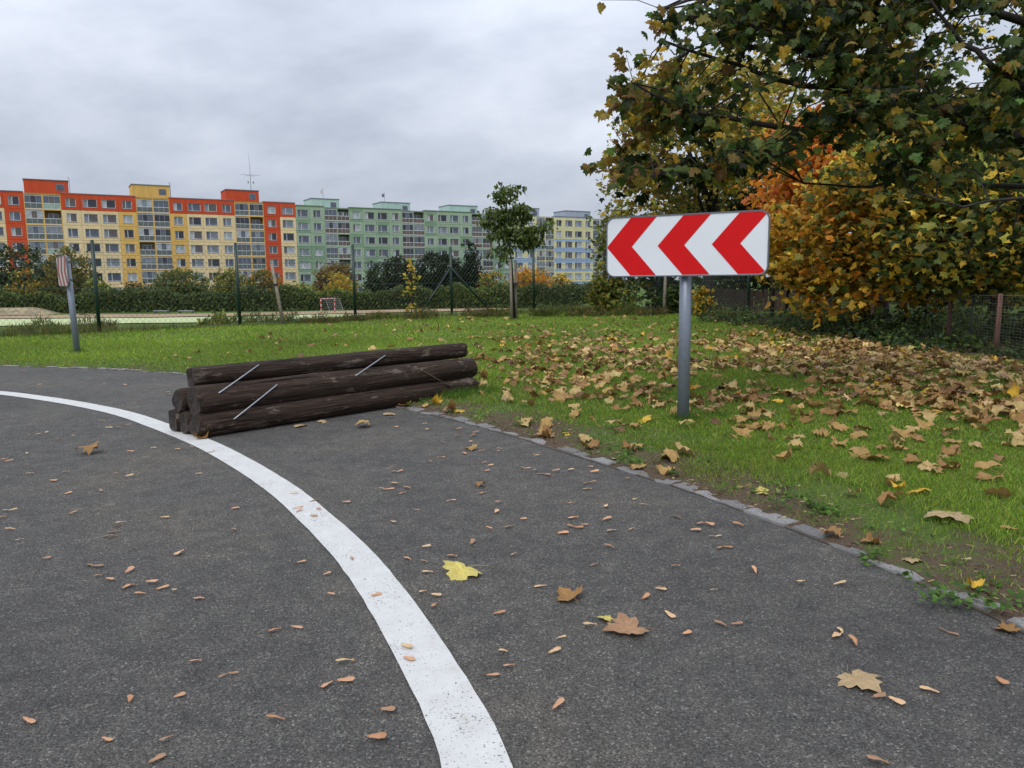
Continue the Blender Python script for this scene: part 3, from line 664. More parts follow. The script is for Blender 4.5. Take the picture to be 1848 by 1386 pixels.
ftree(240, 512, 46, 90, 'small brownish bush below the ochre wall strip', [BR, G1, OL], [2, 2, 1], 'bush', ncl=50, name='background_bush')
ftree(326, 489, 92, 82, 'broad green tree with brown top before the orange block', [G2, G3, OL, BR], [4, 2, 2, .6], ncl=180)
ftree(414, 488, 56, 80, 'yellow green tree left of the second fence post', [YG, OL, G2], [3, 2, 2], ncl=110)
ftree(474, 490, 60, 84, 'olive tree with orange tips behind the leaning stake', [OL, G2, OR], [3, 2, .6], ncl=110)
ftree(535, 514, 70, 76, 'low yellow green bush at the foot of the block edge', [YG, G3], [3, 2], 'bush', ncl=80, name='background_bush')
ftree(604, 478, 66, 84, 'round brown orange tree before the green block', [BR, OL, (.26, .15, .03)], [3, 2, 2], ncl=170)
ftree(612, 497, 44, 77, 'small bright yellow tree in front of the round brown one', [YE, YG], [3, 2], ncl=70)
ftree(674, 480, 52, 80, 'grey green conical tree by the third fence post', [(.05, .075, .04), G1], [2, 2], shape='cone', ncl=130)
ftree(717, 466, 58, 88, 'dark purplish tree left of the sapling', [(.045, .03, .028), DG, G1], [2, 2, 2], ncl=140)
ftree(790, 458, 90, 86, 'very dark broad tree behind the braced fence post', [DG, (.03, .032, .018)], [3, 2], ncl=260)
ftree(851, 438, 50, 86, 'dark narrow pine beside the young tree', [DG, (.028, .045, .025)], [2, 2], shape='cone', ncl=170)
ftree(890, 492, 44, 78, 'small green and orange tree under the young tree', [G3, YG, OR], [3, 2, 1], ncl=80)
ftree(958, 484, 58, 80, 'golden orange tree before the blue block', [OR, YE, OL], [3, 3, 1], ncl=130)
ftree(1011, 496, 26, 82, 'small slim yellow tree before the blue block', [YE, OL], [3, 2], ncl=45)
ftree(1060, 518, 90, 75, 'low green bush at the right end of the hedge', [G2, G3, G1], [3, 2, 2], 'bush', ncl=120, name='background_bush')

# right-hand trees
def colgrad(fn): return fn
def RT(name_label, px, py, D, rx, rz, base_px, cols, wts, ncl, per, size, extra=(), h=None, r=.14, ry=None, **k):
    c = at(px, py, D); b = at(base_px, 560, D+k.pop('bd', 0)); ells = [(c[0], c[1], c[2], rx, ry or rx, rz)]
    for (ex, ey, ed, erx, erz) in extra: e = at(ex, ey, ed); ells.append((e[0], e[1], e[2], erx, erx, erz))
    return tree('maple_tree', name_label, 'tree', (b[0], b[1]), h or c[2], r, ells, ncl, per, k.pop('cs', .28), size, cols, wts, k.pop('kind', 'low'), **k)
RT('tall olive and yellow tree behind the top of the chevron sign', 1250, 240, 22, 2.1, 2.2, 1277, [OL, (.40, .30, .06), YE, G3, YG], [3, 4, 2, 2, 2], 480, 15, .15,
   extra=[(1160, 340, 22, 1.0, 1.0), (1340, 180, 23, 1.5, 1.6), (1200, 180, 22, 1.0, 1.0), (1160, 400, 23, .9, .6)], h=6.2, nb=16)
RT('red orange maple between the sign and the golden tree', 1475, 300, 17, 1.15, 1.0, 1500, [RO, OR, (.50, .26, .03)], [3, 3, 2], 420, 15, .13, extra=[(1440, 350, 16.6, .75, .7), (1550, 255, 17, 1.1, .8), (1500, 300, 16, .8, .6)], h=3.6, var=.15)
RT('golden yellow maple with low hanging branches over the shrubs', 1500, 440, 13, .95, .75, 1560, [YE, (.40, .22, .03), OR, OL, G2], [5, 3, 1.5, 2, 1.6], 470, 14, .12,
   extra=[(1630, 420, 12.5, .85, .75), (1500, 530, 12.6, .55, .35), (1640, 510, 12.2, .45, .3), (1700, 360, 12.5, .7, .5), (1420, 440, 13.5, .5, .7), (1560, 340, 13, .8, .5), (1620, 260, 13.5, .7, .6), (1740, 440, 12, .6, .5)], h=2.6, r=.1, cs=.2, kind='hi')
RT('dark green maple with yellow leaf tips at the right edge', 1790, 400, 10.8, 1.4, .85, 1880, [G1, DG, G2, YG, YE, OL], [3, 2, 3, 2, 2.4, 2], 380, 16, .12, extra=[(1720, 470, 11.5, .9, .5), (1840, 480, 11, .9, .5), (1650, 300, 12, 1.2, .6), (1850, 300, 11, 1.2, .8)], h=3.5, cs=.22)
RT('dark green tree filling the gap left of the sign post', 1180, 470, 27, 1.5, 1.7, 1190, [G1, DG, OL, G2], [3, 3, 2, 2], 260, 14, .17, extra=[(1260, 430, 28, 1.6, 1.6), (1110, 440, 26, .6, 1.4)], h=3.5)
RT('shaded tree behind the sign plate', 1350, 440, 26, 2.2, 1.9, 1345, [DG, G1, OL], [3, 3, 1.5], 330, 15, .17, extra=[(1300, 380, 26, 1.6, 1.4), (1420, 350, 25, 1.8, 1.8)], h=4, r=.18)
RT('dark tree in the garden behind the golden maple', 1560, 400, 19, 2.2, 1.9, 1590, [DG, G1, G2, OL], [4, 3, 1, 1], 420, 15, .15, extra=[(1480, 470, 19, 1.2, 1.0), (1680, 430, 18, 1.6, 1.2), (1650, 280, 20, 2.2, 1.4)], h=4, r=.18)
RT('dark tree in the garden at the right edge', 1800, 380, 17, 2.4, 2.0, 1800, [DG, G1, G2, YE, OL], [4, 3, 2, .8, 1.5], 420, 15, .15, extra=[(1860, 460, 16, 1.6, 1.0), (1740, 280, 19, 2.5, 1.6)], h=4, r=.18)
RT('tall yellow green tree far behind the red maple', 1500, 180, 27, 3.2, 2.6, 1480, [OL, YG, G2, YE], [3, 1.5, 3, 1.5], 190, 14, .2, extra=[(1600, 200, 28, 3, 2.8), (1420, 280, 27, 2.4, 2)], h=6, r=.22)
RT('tall dark tree far behind at the right edge', 1760, 200, 26, 4, 3.2, 1740, [G1, DG, OL, YE], [3, 3, 1.5, .8], 260, 15, .2, extra=[(1850, 320, 26, 3, 2.5)], h=6, r=.22)
RT('dense dark bush wall at the back of the garden', 1500, 500, 33, 5.5, 1.7, 1500, [DG, G1], [3, 1.5], 420, 15, .24, ry=1.2, extra=[(1250, 500, 34, 2.5, 1.5), (1700, 480, 30, 4, 2.2), (1850, 480, 28, 3.5, 2.4)], h=3, r=.2)
t = RT('slender yellow green bush at the left side of the sign plate', 1100, 480, 24.5, .42, 1.5, 1105, [OL, YG, G2, G1], [3, 1.5, 3, 1], 150, 12, .12, extra=[(1120, 400, 24.5, .4, .5), (1095, 530, 24.5, .6, .5)], h=2.8, r=.05, cs=.15)

RT('round green bush just left of the sign post, behind the mesh fence', 1213, 545, 21.8, .28, .42, 1213, [G1, G2, DG], [3, 3, 1], 60, 14, .09, h=.9, r=.03, cs=.12)
RT('small sapling with yellow leaves just right of the sign post', 1266, 545, 20.2, .22, .45, 1266, [YE, YG, G2], [3, 2, 1], 26, 8, .11, h=1.0, r=.015, cs=.1)
RT('thin leafy green sapling under the left end of the sign plate', 1128, 535, 22.5, .3, .5, 1128, [G2, G3, YG], [3, 2, 1], 34, 9, .10, h=1.2, r=.02, cs=.12)
for px_, D_, w_, lab_ in ((1198, 21.6, .045, 'thin pale trunk without leaves left of the sign post, by the fence'), (1392, 19.5, .05, 'bare dark trunk right of the sign plate, before the plank fence'), (1418, 20.5, .035, 'slanting thin bare stem beside the golden maple')):
    a_ = at(px_, 580, D_); z_ = float(gz(a_[0], a_[1])); tt_ = thing('bare_tree', lab_, 'tree', (a_[0], a_[1], z_)); q = MB(); q.tube([(0, 0, -.1), (.02, 0, .8), (.06 if w_ > .04 else .35, 0, 2.6)], [w_*1.2, w_, w_*.6], 8); obj('trunk', q.mesh('trunk', [M_stake if px_ == 1198 else M_bark], True), tt_)
# young tree with two stakes
yb = at(928, 577, 19.8); yb = (yb[0], 19.8, float(gz(yb[0], 19.8)))
t = thing('young_tree', 'young green tree tied to stakes, standing before the green block', 'tree', yb)
def yl(px, py): p = at(px, py, 19.8); return (p[0], p[1], p[2])
cl = [(910, 350, .35, .3), (890, 385, .35, .25), (935, 380, .4, .3), (905, 420, .4, .3), (880, 405, .3, .15), (945, 425, .42, .28), (975, 412, .35, .13), (985, 405, .2, .1), (905, 455, .35, .2), (955, 440, .3, .2), (925, 340, .25, .12), (960, 432, .35, .2), (920, 400, .45, .4)]
ells = []
for a, b, rx, rz in cl: p = yl(a, b); ells.append((p[0], p[1], p[2], rx, rx, rz))
P3, ids = clumps(ells, 300, 8, .09, .15); n = len(P3)
col = pal(n, [G1, G2, G3, (.18, .23, .10)], [2, 4, 4, 3], .2)
Vv, Ff, Cc = leaves_geo(P3, .15*RNG.uniform(.6, 1.2, n), rotmats(n, .5, pitch0=-.7), col, np.column_stack([PQ[:, 0]*.8, PQ[:, 1]]), FQ, .25)
obj('crown', mesh_np('crown', Vv-np.array(yb), Ff, [M_leaf], Cc), t)['kind'] = 'stuff'
q = MB(); q.tube([yl(929, 580), yl(925, 500), yl(920, 440), yl(914, 360)], [.035, .028, .02, .008], 8)
for a in ((890, 385), (950, 370), (880, 425), (985, 405), (945, 430), (900, 350), (960, 440)):
    f_ = random.uniform(.2, .8); st = np.array(yl(922, 470))*(1-f_)+np.array(yl(916, 375))*f_; q.tube([st, (st+np.array(yl(*a)))/2+[0, 0, .03], yl(*a)], [.012, .009, .004], 5)
obj('trunk', off(q.mesh('trunk', [M_bark], True), yb), t)
ms_ = thing('tree_stakes', 'pair of pale wooden stakes strapped to the young tree', 'stakes', yb)
for x0, x1, dd in ((921, 924, -.12), (930, 932, .1)):
    a = at(x1, 578, 19.8+dd); b = at(x0, 468 if dd < 0 else 470, 19.8+dd); q = MB(); q.tube([a-[0, 0, .1], b], [.035, .032], 8); obj('stake', off(q.mesh('stake', [M_stake], True), yb), ms_)
p = yl(926, 512); q = MB(); q.tube([(p[0], p[1], p[2]-.02), (p[0], p[1], p[2]+.02)], .13, 10); obj('strap', off(q.mesh('strap', [M_black]), yb), ms_)
# leaning stake
a = gnd(512, 586, .03); b = at(490, 476, a[1]); st = thing('wooden_stake', 'leaning weathered wooden stake with a dark band, standing among weeds', 'stake', tuple(a))
q = MB(); q.tube([a-[0, 0, .1], (a+b)/2, b], [.045, .042, .035], 8); obj('pole', off(q.mesh('pole', [M_stake], True), a), st)
c = a+(b-a)*.66; d = (b-a)/np.linalg.norm(b-a); q = MB(); q.tube([c-d*.025, c+d*.025], .052, 8); obj('band', off(q.mesh('band', [M_black]), a), st)

# ---------------------------------------------------------------- green mesh fence
fp = [FA+FD*3.0*i for i in range(-2, 6)]+[np.array([4.45, 22.9]), np.array([5.25, 20.8]), np.array([5.85, 18.8])]
FH_ = 1.9
fl = thing('mesh_fence', 'tall dark green chain link fence with round posts behind the lawn', 'fence', (fp[0][0], fp[0][1], 0))
fb = np.array(fl.location)
for i, p in enumerate(fp):
    z = float(gz(*p)); q = MB(); q.tube([(p[0], p[1], z-.2), (p[0], p[1], z+FH_+.05)], .038, 10); q.tube([(p[0], p[1], z+FH_+.05), (p[0], p[1], z+FH_+.075)], [.034, .02], 10)
    o = obj('post', off(q.mesh('post', [M_green], True), fb), fl)
for sgn, (px, py) in ((-1, (754, 577)), (1, (897, 567))):
    p = fp[5]; l = 1.15 if sgn < 0 else 1.5; e = p+FD*sgn*l
    q = MB(); q.tube([(p[0], p[1]-.03, 1.42), (e[0], e[1]-.03, 0)], .026, 8); obj('brace', off(q.mesh('brace', [M_green], True), fb), fl)
q = MB(); wr = .0021
for a, b in zip(fp[:-1], fp[1:]):
    L_ = np.linalg.norm(b-a); u = (b-a)/L_; za, zb = float(gz(*a)), float(gz(*b)); st_ = .115; H_ = FH_-.05
    def pt(s_, h_): return (a[0]+u[0]*s_, a[1]+u[1]*s_, za+(zb-za)*s_/L_+h_+.03)
    s_ = -H_*.85
    while s_ < L_:
        for sg in (1, -1):
            s0, s1 = s_, s_+H_*.85
            h0, h1 = 0., H_
            if s0 < 0: h0 = -s0/.85; s0 = 0
            if s1 > L_: h1 = H_-(s1-L_)/.85; s1 = L_
            if s1 > s0: q.tube([pt(s0, h0 if sg > 0 else H_-h0), pt(s1, h1 if sg > 0 else H_-h1)], wr, 3, cap=False)
        s_ += st_
obj('chain_link', off(q.mesh('chain_link', [M_wire]), fb), fl)['kind'] = 'stuff'
for h_ in (.06, .95, 1.5, 1.9):
    q = MB()
    for a, b in zip(fp[:-1], fp[1:]): q.tube([(a[0], a[1], float(gz(*a))+h_), (b[0], b[1], float(gz(*b))+h_)], .004, 4)
    obj('tension_wire', off(q.mesh('tension_wire', [M_wire]), fb), fl)

# weathered garden fence on the right
gp = [(8.2, 19.5), (7.7, 17.3), (7.3, 15.4), (6.95, 13.4), (6.57, 11.4), (6.28, 9.8), (6.0, 8.2), (5.8, 6.6)]
tops = [.62, .65, .67, .72, .77, .81, .84, .86]
gf = thing('garden_fence', 'low rusty wire garden fence with brown posts behind the shrubs', 'fence', (6.28, 9.8, 0)); gb = np.array(gf.location)
for (x, y), z in zip(gp, tops):
    q = MB(); q.tube([(x, y, -.1), (x+.01, y, z*.5), (x+random.uniform(-.02, .02), y, z)], [.032, .03, .028], 8); obj('post', off(q.mesh('post', [M_rusty], True), gb), gf)
for k in range(len(gp)-1):
    x = (gp[k][0]+gp[k+1][0])/2; y = (gp[k][1]+gp[k+1][1])/2; q = MB(); q.tube([(x, y, -.1), (x, y, tops[k]-.02)], .012, 6); obj('iron_rod', off(q.mesh('iron_rod', [M_black], True), gb), gf)
q = MB()
for k in range(len(gp)-1):
    a = np.array([*gp[k], 0.]); b = np.array([*gp[k+1], 0.]); L_ = np.linalg.norm(b-a)
    for h_ in np.arange(.08, 1.0, .045):
        f0, f1 = h_*tops[k], h_*tops[k+1]; q.tube([a+[0, 0, f0], b+[0, 0, f1]], .0016, 3, cap=False)
    for s_ in np.arange(0, L_, .09):
        f_ = s_/L_; p = a+(b-a)*f_; q.tube([p+[0, 0, .03], p+[0, 0, (tops[k]*(1-f_)+tops[k+1]*f_)*.97]], .0012, 3, cap=False)
obj('wire_grid', off(q.mesh('wire_grid', [M_rwire]), gb), gf)['kind'] = 'stuff'
q = MB()
for k in range(len(gp)-1): q.tube([(*gp[k], tops[k]*.97), (*gp[k+1], tops[k+1]*.97)], .004, 4)
obj('top_wire', off(q.mesh('top_wire', [M_rwire]), gb), gf)
# plank fence at the back
pa, pb = np.array([6.0, 24.5]), np.array([10.2, 23.5]); pl = thing('plank_fence', 'brown vertical plank fence in the shade behind the sign post', 'fence', (6.0, 24.5, 0))
nP = 30; u = (pb-pa)/np.linalg.norm(pb-pa); pw = np.linalg.norm(pb-pa)/nP
q = MB(); q.box(-pw*.44, -.01, -.3, pw*.44, .012, .68); pmesh = q.mesh('plank', [M_plank])
for k in range(nP):
    p = pa+u*pw*(k+.5); o = obj('plank', pmesh, pl, (p[0]-6, p[1]-24.5, random.uniform(-.05, .04))); o.rotation_euler = (0, random.uniform(-.02, .02), math.atan2(u[1], u[0]))
for z in (.1, .5):
    q = MB(); q.tube([(pa[0], pa[1]+.05, z), (pb[0], pb[1]+.05, z)], .03, 4); obj('rail', off(q.mesh('rail', [M_plank]), (6.0, 24.5, 0)), pl)

# ---------------------------------------------------------------- goal, benches, mound on the field
ga = gnd(580, 566.5, -1.17); gdir = np.array([.86, .5]); gl = thing('handball_goal', 'small red and white striped goal with a net on the field', 'goal', (ga[0], ga[1], -1.17))
dpt = .75; side = np.array([.86, -.1]); W_ = 1.5; Hh = 1.06
e2 = np.array([.66, 1.3])
P0_, P1_ = np.array([0, 0]), e2; B0, B1 = np.array([.75, -.35]), e2+np.array([.75, -.35])
def striped(name, a, b, r, n):
    a, b = np.array(a, float), np.array(b, float); q = MB()
    for k in range(n): q.tube([a+(b-a)*k/n, a+(b-a)*(k+1)/n], r, 6, m=k % 2)
    obj(name, q.mesh(name, [M_red, M_goalw]), gl)
striped('goal_post', (*P0_, 0), (*P0_, Hh), .045, 6); striped('goal_post', (*P1_, 0), (*P1_, Hh), .045, 6); striped('crossbar', (*P0_, Hh), (*P1_, Hh), .045, 7)
q = MB()
for a, b in ((P0_, B0), (P1_, B1)): q.tube([(*a, Hh), (*(a+(b-a)*.5), Hh), (*b, 0), (*a, 0)], .018, 5)
q.tube([(*B0, 0), (*B1, 0)], .018, 5); obj('frame', q.mesh('frame', [M_netw]), gl)
q = MB()
for k in range(9):
    f_ = k/8; a = P0_+(P1_-P0_)*f_; b = B0+(B1-B0)*f_; q.tube([(*a, Hh), (*(a+(b-a)*.5), Hh), (*b, 0)], .004, 3, cap=False)
for k in range(8):
    f_ = k/8
    for (m0, m1) in (((P0_+(B0-P0_)*.5), (P1_+(B1-P1_)*.5)),):
        a = m0*(1-f_)+B0*f_; b = m1*(1-f_)+B1*f_; q.tube([(*a, Hh*(1-f_)), (*b, Hh*(1-f_))], .004, 3, cap=False)
    for P_, Bq in ((P0_, B0), (P1_, B1)): q.tube([(*P_, Hh*f_), (*(P_+(Bq-P_)*(1-f_*.5)), Hh*f_)], .004, 3, cap=False); 
obj('net', q.mesh('net', [M_netw]), gl)['kind'] = 'stuff'
def fbench(x0, x1, y, label):
    a = gnd(x0, y, -1.17); b = gnd(x1, y, -1.17); m = (a+b)/2; t_ = thing('bench', label, 'bench', tuple(m), math.atan2(b[1]-a[1], b[0]-a[0]), 'benches by the hedge'); l = np.linalg.norm(b-a)/2
    q = MB(); q.box(-l, -.15, .14, l, .15, .2); obj('seat', q.mesh('seat', [M_netw]), t_)
    for x in (-l*.9, l*.9): q = MB(); q.box(x-.03, -.12, 0, x+.03, .12, .139); obj('leg', q.mesh('leg', [M_rim]), t_)
fbench(279, 304, 565, 'low grey bench at the far edge of the field, the left one of two')
fbench(323, 349, 565, 'low grey bench at the far edge of the field, the right one of two')
mc = gnd(0, 570, -1.17); mv = []; mf = []; nU, nV = 28, 10
for i in range(nU):
    for j in range(nV):
        u_ = -9+13*i/(nU-1); v_ = -2+4*j/(nV-1); hh = .55*float(sstep(5.4, 2.5, np.array(u_)) if False else 1-sstep(0.6, 2.8, np.array(u_)))*math.exp(-(v_/1.2)**2)
        mv.append((mc[0]+u_, mc[1]+v_+3, -1.19+hh))
mf = [[i*nV+j, (i+1)*nV+j, (i+1)*nV+j+1, i*nV+j+1] for i in range(nU-1) for j in range(nV-1)]
tag(obj('earth_mound', mesh_np('earth_mound', mv, mf, [M_sand], smooth=True)), kind='structure')

# ---------------------------------------------------------------- chevron signs
def rrect(w_, h_, r_, n=6):
    o = []
    for cx, cz, a0 in ((w_/2-r_, h_/2-r_, 0), (-w_/2+r_, h_/2-r_, 90), (-w_/2+r_, -h_/2+r_, 180), (w_/2-r_, -h_/2+r_, 270)):
        for k in range(n+1): a = math.radians(a0+90*k/n); o.append((cx+r_*math.cos(a), cz+r_*math.sin(a)))
    return o
def clip(poly, cl_):
    out = list(poly)
    for i in range(len(cl_)):
        a, b = cl_[i], cl_[(i+1) % len(cl_)]; inp, out = out, []
        ins = lambda p: (b[0]-a[0])*(p[1]-a[1])-(b[1]-a[1])*(p[0]-a[0]) >= -1e-9
        for j in range(len(inp)):
            p, q_ = inp[j], inp[(j+1) % len(inp)]
            if ins(p) != ins(q_):
                d1 = (b[0]-a[0])*(p[1]-a[1])-(b[1]-a[1])*(p[0]-a[0]); d2 = (b[0]-a[0])*(q_[1]-a[1])-(b[1]-a[1])*(q_[0]-a[0]); t_ = d1/(d1-d2); x_ = (p[0]+(q_[0]-p[0])*t_, p[1]+(q_[1]-p[1])*t_)
                if ins(p): out += [p, x_]
                else: out += [x_]
            elif ins(p): out.append(p)
    return out
def sign(label, base, yaw, W_, H_, zc, mr, mw, lean=0.0, boff=-.06):
    t_ = thing('chevron_sign', label, 'road sign', base, yaw)
    o_ = rrect(W_, H_, .062); n = len(o_); y = boff
    q = MB(); i_ = rrect(W_-.016, H_-.016, .055)
    vs = [(x, y-.018, z+zc) for x, z in o_]+[(x, y+.006, z+zc) for x, z in o_]+[(x, y-.018, z+zc) for x, z in i_]+[(x, y-.013, z+zc) for x, z in i_]
    fs = [(k, (k+1) % n, n+(k+1) % n, n+k) for k in range(n)]+[tuple(range(n, 2*n))]+[(2*n+k, 2*n+(k+1) % n, (k+1) % n, k) for k in range(n)]+[(3*n+k, 3*n+(k+1) % n, 2*n+(k+1) % n, 2*n+k) for k in range(n)]
    q.add(vs, fs); obj('rim', q.mesh('rim', [M_rim]), t_)
    me = mesh_np('plate', [(x, y-.0128, z+zc) for x, z in i_], [tuple(range(n))], [mw]); plo = obj('plate', me, t_)
    cp = rrect(W_-.022, H_-.022, .052)
    for k in range(3):
        q = MB(); x0 = -W_/2+.004+k*(W_/3); a = W_/6*1.01
        for arm in ([(x0, 0), (x0+W_/6, 0), (x0+W_/3, H_/2), (x0+W_/6, H_/2)], [(x0, 0), (x0+W_/6, -H_/2), (x0+W_/3, -H_/2), (x0+W_/6, 0)]):
            c = clip(arm, cp); q.add([(x, y-.0146, z+zc) for x, z in c], [tuple(range(len(c)))])
        obj('chevron', q.mesh('chevron', [mr]), plo)
    q = MB(); q.tube([(0, 0, -.3), (0, 0, zc+H_/2-.02)], .0425, 20); q.tube([(0, 0, zc+H_/2-.02), (0, 0, zc+H_/2-.005)], [.045, .03], 20); obj('post', q.mesh('post', [M_pole], True), t_)
    for z in (-.13, .13):
        q = MB(); q.tube([(0, 0, zc+z-.015), (0, 0, zc+z+.015)], .046, 16); q.box(-.09, y+.0065, zc+z-.015, .09, -.035, zc+z+.015); obj('bracket', q.mesh('bracket', [M_rim]), t_)
    return t_
sb = (1.235, 5.40, 0.02)
sign('large red and white chevron sign on a grey post in the lawn', sb, math.atan2(-.56, 1.05), 1.138, .428, 1.258, M_red, M_white)
b2 = gnd(140, 640, .03); dv = np.array([b2[0], b2[1]]); yaw = math.atan2(dv[1], dv[0])+math.radians(6.6)
s2 = sign('faded striped chevron sign seen edge-on, on a leaning grey post at the left', tuple(b2), yaw+math.pi, 1.15, .43, 1.22, M_fadedred, M_fadedwhite)
s2.rotation_euler = (math.radians(1.3), 0, yaw+math.pi)

# ---------------------------------------------------------------- log pile
LA = np.array([-2.175, 5.10]); LB = np.array([-0.36, 7.02]); ax = (LB-LA)/np.linalg.norm(LB-LA); nr = np.array([-ax[1], ax[0]]); LL = np.linalg.norm(LB-LA)
lp = thing('log_pile', 'stack of six dark brown logs held by steel rods at the road edge', 'log pile', (LA[0], LA[1], 0), math.atan2(ax[1], ax[0]))
def log(x0, x1, cy, cz, r0, r1, seed, sag=0.0):
    r = np.random.default_rng(seed); nL, nR = 90, 60; vs = []; fs = []; ph = r.uniform(0, 6.28, 6); ck = r.uniform(.6, 2.2); kn = [(r.uniform(.1, .95), r.uniform(0, 6.28)) for _ in range(4)]
    for i in range(nL):
        t_ = i/(nL-1); x = x0+(x1-x0)*t_; rr = r0+(r1-r0)*t_
        for k in range(nR):
            a = 2*math.pi*k/nR; d = 1+.022*math.sin(2*a+ph[0]+t_*2)+.015*math.sin(5*a+ph[1]+t_*9)+.014*math.sin(t_*17+ph[2]+a)+.010*math.sin(9*a+ph[4])+.006*math.sin(23*a+ph[2]+t_*6)+.005*math.sin(31*a+ph[3]-t_*9)+r.normal(0, .003)
            da = (a-ck-.25*math.sin(t_*5+ph[3])+math.pi) % (2*math.pi)-math.pi
            if .08 < t_ < .9: d -= .20*math.exp(-(da/.055)**2)*(.35+.65*math.sin(t_*9+ph[5])**2)+.10*math.exp(-(((a-ck-1.1-.2*math.sin(t_*7+ph[1])+math.pi) % (2*math.pi)-math.pi)/.045)**2)*max(0, math.sin(t_*7+ph[2]))
            for kt, ka in kn:
                db = (a-ka+math.pi) % (2*math.pi)-math.pi; d += .09*math.exp(-((t_-kt)/.014)**2-(db/.22)**2)-.07*math.exp(-((t_-kt)/.005)**2-(db/.08)**2)
            e = 1-.10*math.exp(-min(t_, 1-t_)/.004)
            vs.append((x+.006*math.sin(3*a+ph[1])*(t_ in (0, 1)), cy+rr*d*e*math.cos(a)+.008*math.sin(t_*4+ph[0]), cz+rr*d*e*math.sin(a)))
    for i in range(nL-1):
        for k in range(nR): fs.append([i*nR+k, i*nR+(k+1) % nR, (i+1)*nR+(k+1) % nR, (i+1)*nR+k])
    mats_ = [0]*len(fs)
    for i, xx in ((0, x0), (nL-1, x1)):
        c = len(vs); vs.append((xx+(.012 if i == 0 else -.012), cy, cz))
        for k in range(nR): fs.append([i*nR+(k+1) % nR, i*nR+k, c] if i == 0 else [i*nR+k, i*nR+(k+1) % nR, c]); mats_.append(1)
    me = mesh_np('log', vs, fs, [M_wood, M_end], fm=mats_)
    me.polygons.foreach_set('use_smooth', np.array([m == 0 for m in mats_]))
    return obj('log', me, lp)
log(0, LL, 0, .082, .083, .078, 1); log(.0, LL-.05, .165, .085, .08, .075, 2); log(-.01, LL-.1, .325, .085, .082, .076, 3)
log(.03, LL+.03, .065, .240, .110, .098, 4); log(.0, LL-.05, .262, .232, .085, .078, 5)
log(.07, LL+.05, .175, .398, .072, .070, 6)
lm = Matrix.Translation((LA[0], LA[1], 0)) @ Matrix.Rotation(math.atan2(ax[1], ax[0]), 4, 'Z'); lmi = lm.inverted(); o0 = lmi @ Vector((0, 0, EYE))
def on_log(px, py, cy, cz, r_):
    d = lmi.to_3x3() @ Vector(ray(px, py)); A_ = d.y**2+d.z**2; B_ = 2*((o0.y-cy)*d.y+(o0.z-cz)*d.z); C_ = (o0.y-cy)**2+(o0.z-cz)**2-r_**2
    disc = max(B_*B_-4*A_*C_, 0); t_ = (-B_-math.sqrt(disc))/(2*A_); return o0+d*t_
for (p, a, q2, b, m) in (((468, 658), (.175, .398, .078), (396, 709), (.065, .240, .114), M_rod), ((696, 641), (.175, .398, .078), (643, 677.5), (.065, .240, .108), M_rod),
                          ((501, 694), (.065, .240, .114), (422, 757), (0, .082, .090), M_rod), ((760, 668), (.065, .240, .104), (814, 698), (0, .082, .085), M_rustrod)):
    A_ = on_log(*p, *a); B_ = on_log(*q2, *b); d = (B_-A_).normalized(); inn = Vector((0, .09, -.02))
    q = MB(); q.tube([A_+inn*.5, A_+inn*.08, A_+d*.012, B_-d*.012, B_+inn*.08, B_+inn*.5], .0058, 8)
    o = obj('steel_rod', q.mesh('steel_rod', [m], True), lp)
    if m is M_rustrod: o['label'] = 'dull rusty rod near the right end'

# ---------------------------------------------------------------- near maple with overhanging branches
tb = (6.9, 6.6, 0.0)
mt = thing('overhanging_maple', 'large green maple reaching in from the right over the lawn', 'tree', tb)
def tomt(me): return off(me, tb)
q = MB(); q.tube([(6.9, 6.6, -.2), (6.88, 6.6, .3), (6.85, 6.62, 1.8), (6.9, 6.7, 3.6), (6.8, 6.8, 6)], [.26, .2, .17, .14, .05], 14)
obj('trunk', tomt(q.mesh('trunk', [M_bark], True)), mt)
LIMB = [([(2050, 300, 6.5), (1848, 250, 6.4), (1700, 218, 6.3), (1560, 206, 6.2), (1450, 238, 6.1), (1330, 300, 6.0), (1230, 312, 5.9), (1130, 322, 5.8)], .062, 2.1),
        ([(2050, 215, 6.8), (1848, 195, 6.7), (1740, 200, 6.6), (1660, 186, 6.6), (1570, 172, 6.5), (1450, 150, 6.4), (1330, 120, 6.3), (1200, 75, 6.2)], .05, 2.5),
        ([(2050, 260, 5.6), (1848, 155, 5.6), (1780, 112, 5.6), (1740, 80, 5.7), (1695, 30, 5.8), (1640, -50, 5.9)], .045, 2.2),
        ([(2050, 370, 7.6), (1848, 338, 7.6), (1740, 333, 7.5), (1650, 328, 7.4), (1540, 340, 7.3), (1450, 330, 7.2)], .035, 1.9),
        ([(2050, 120, 6.2), (1848, 40, 6.2), (1700, -10, 6.2), (1500, -30, 6.1), (1300, -10, 6.0), (1190, 20, 5.9)], .045, 3.0),
        ([(1450, 238, 6.1), (1330, 215, 6.0), (1220, 190, 5.9), (1140, 150, 5.8)], .018, None),
        ([(1570, 172, 6.5), (1450, 90, 6.5), (1330, 40, 6.4), (1230, 30, 6.3)], .022, None),
        ([(2050, 330, 6.9), (1848, 262, 6.8), (1760, 240, 6.7), (1660, 226, 6.6), (1560, 215, 6.5), (1470, 245, 6.4), (1400, 285, 6.3)], .05, 2.0),
        ([(2050, 420, 5.5), (1848, 360, 5.4), (1740, 375, 5.4), (1640, 340, 5.5)], .022, 1.7)]
limb_pts = []
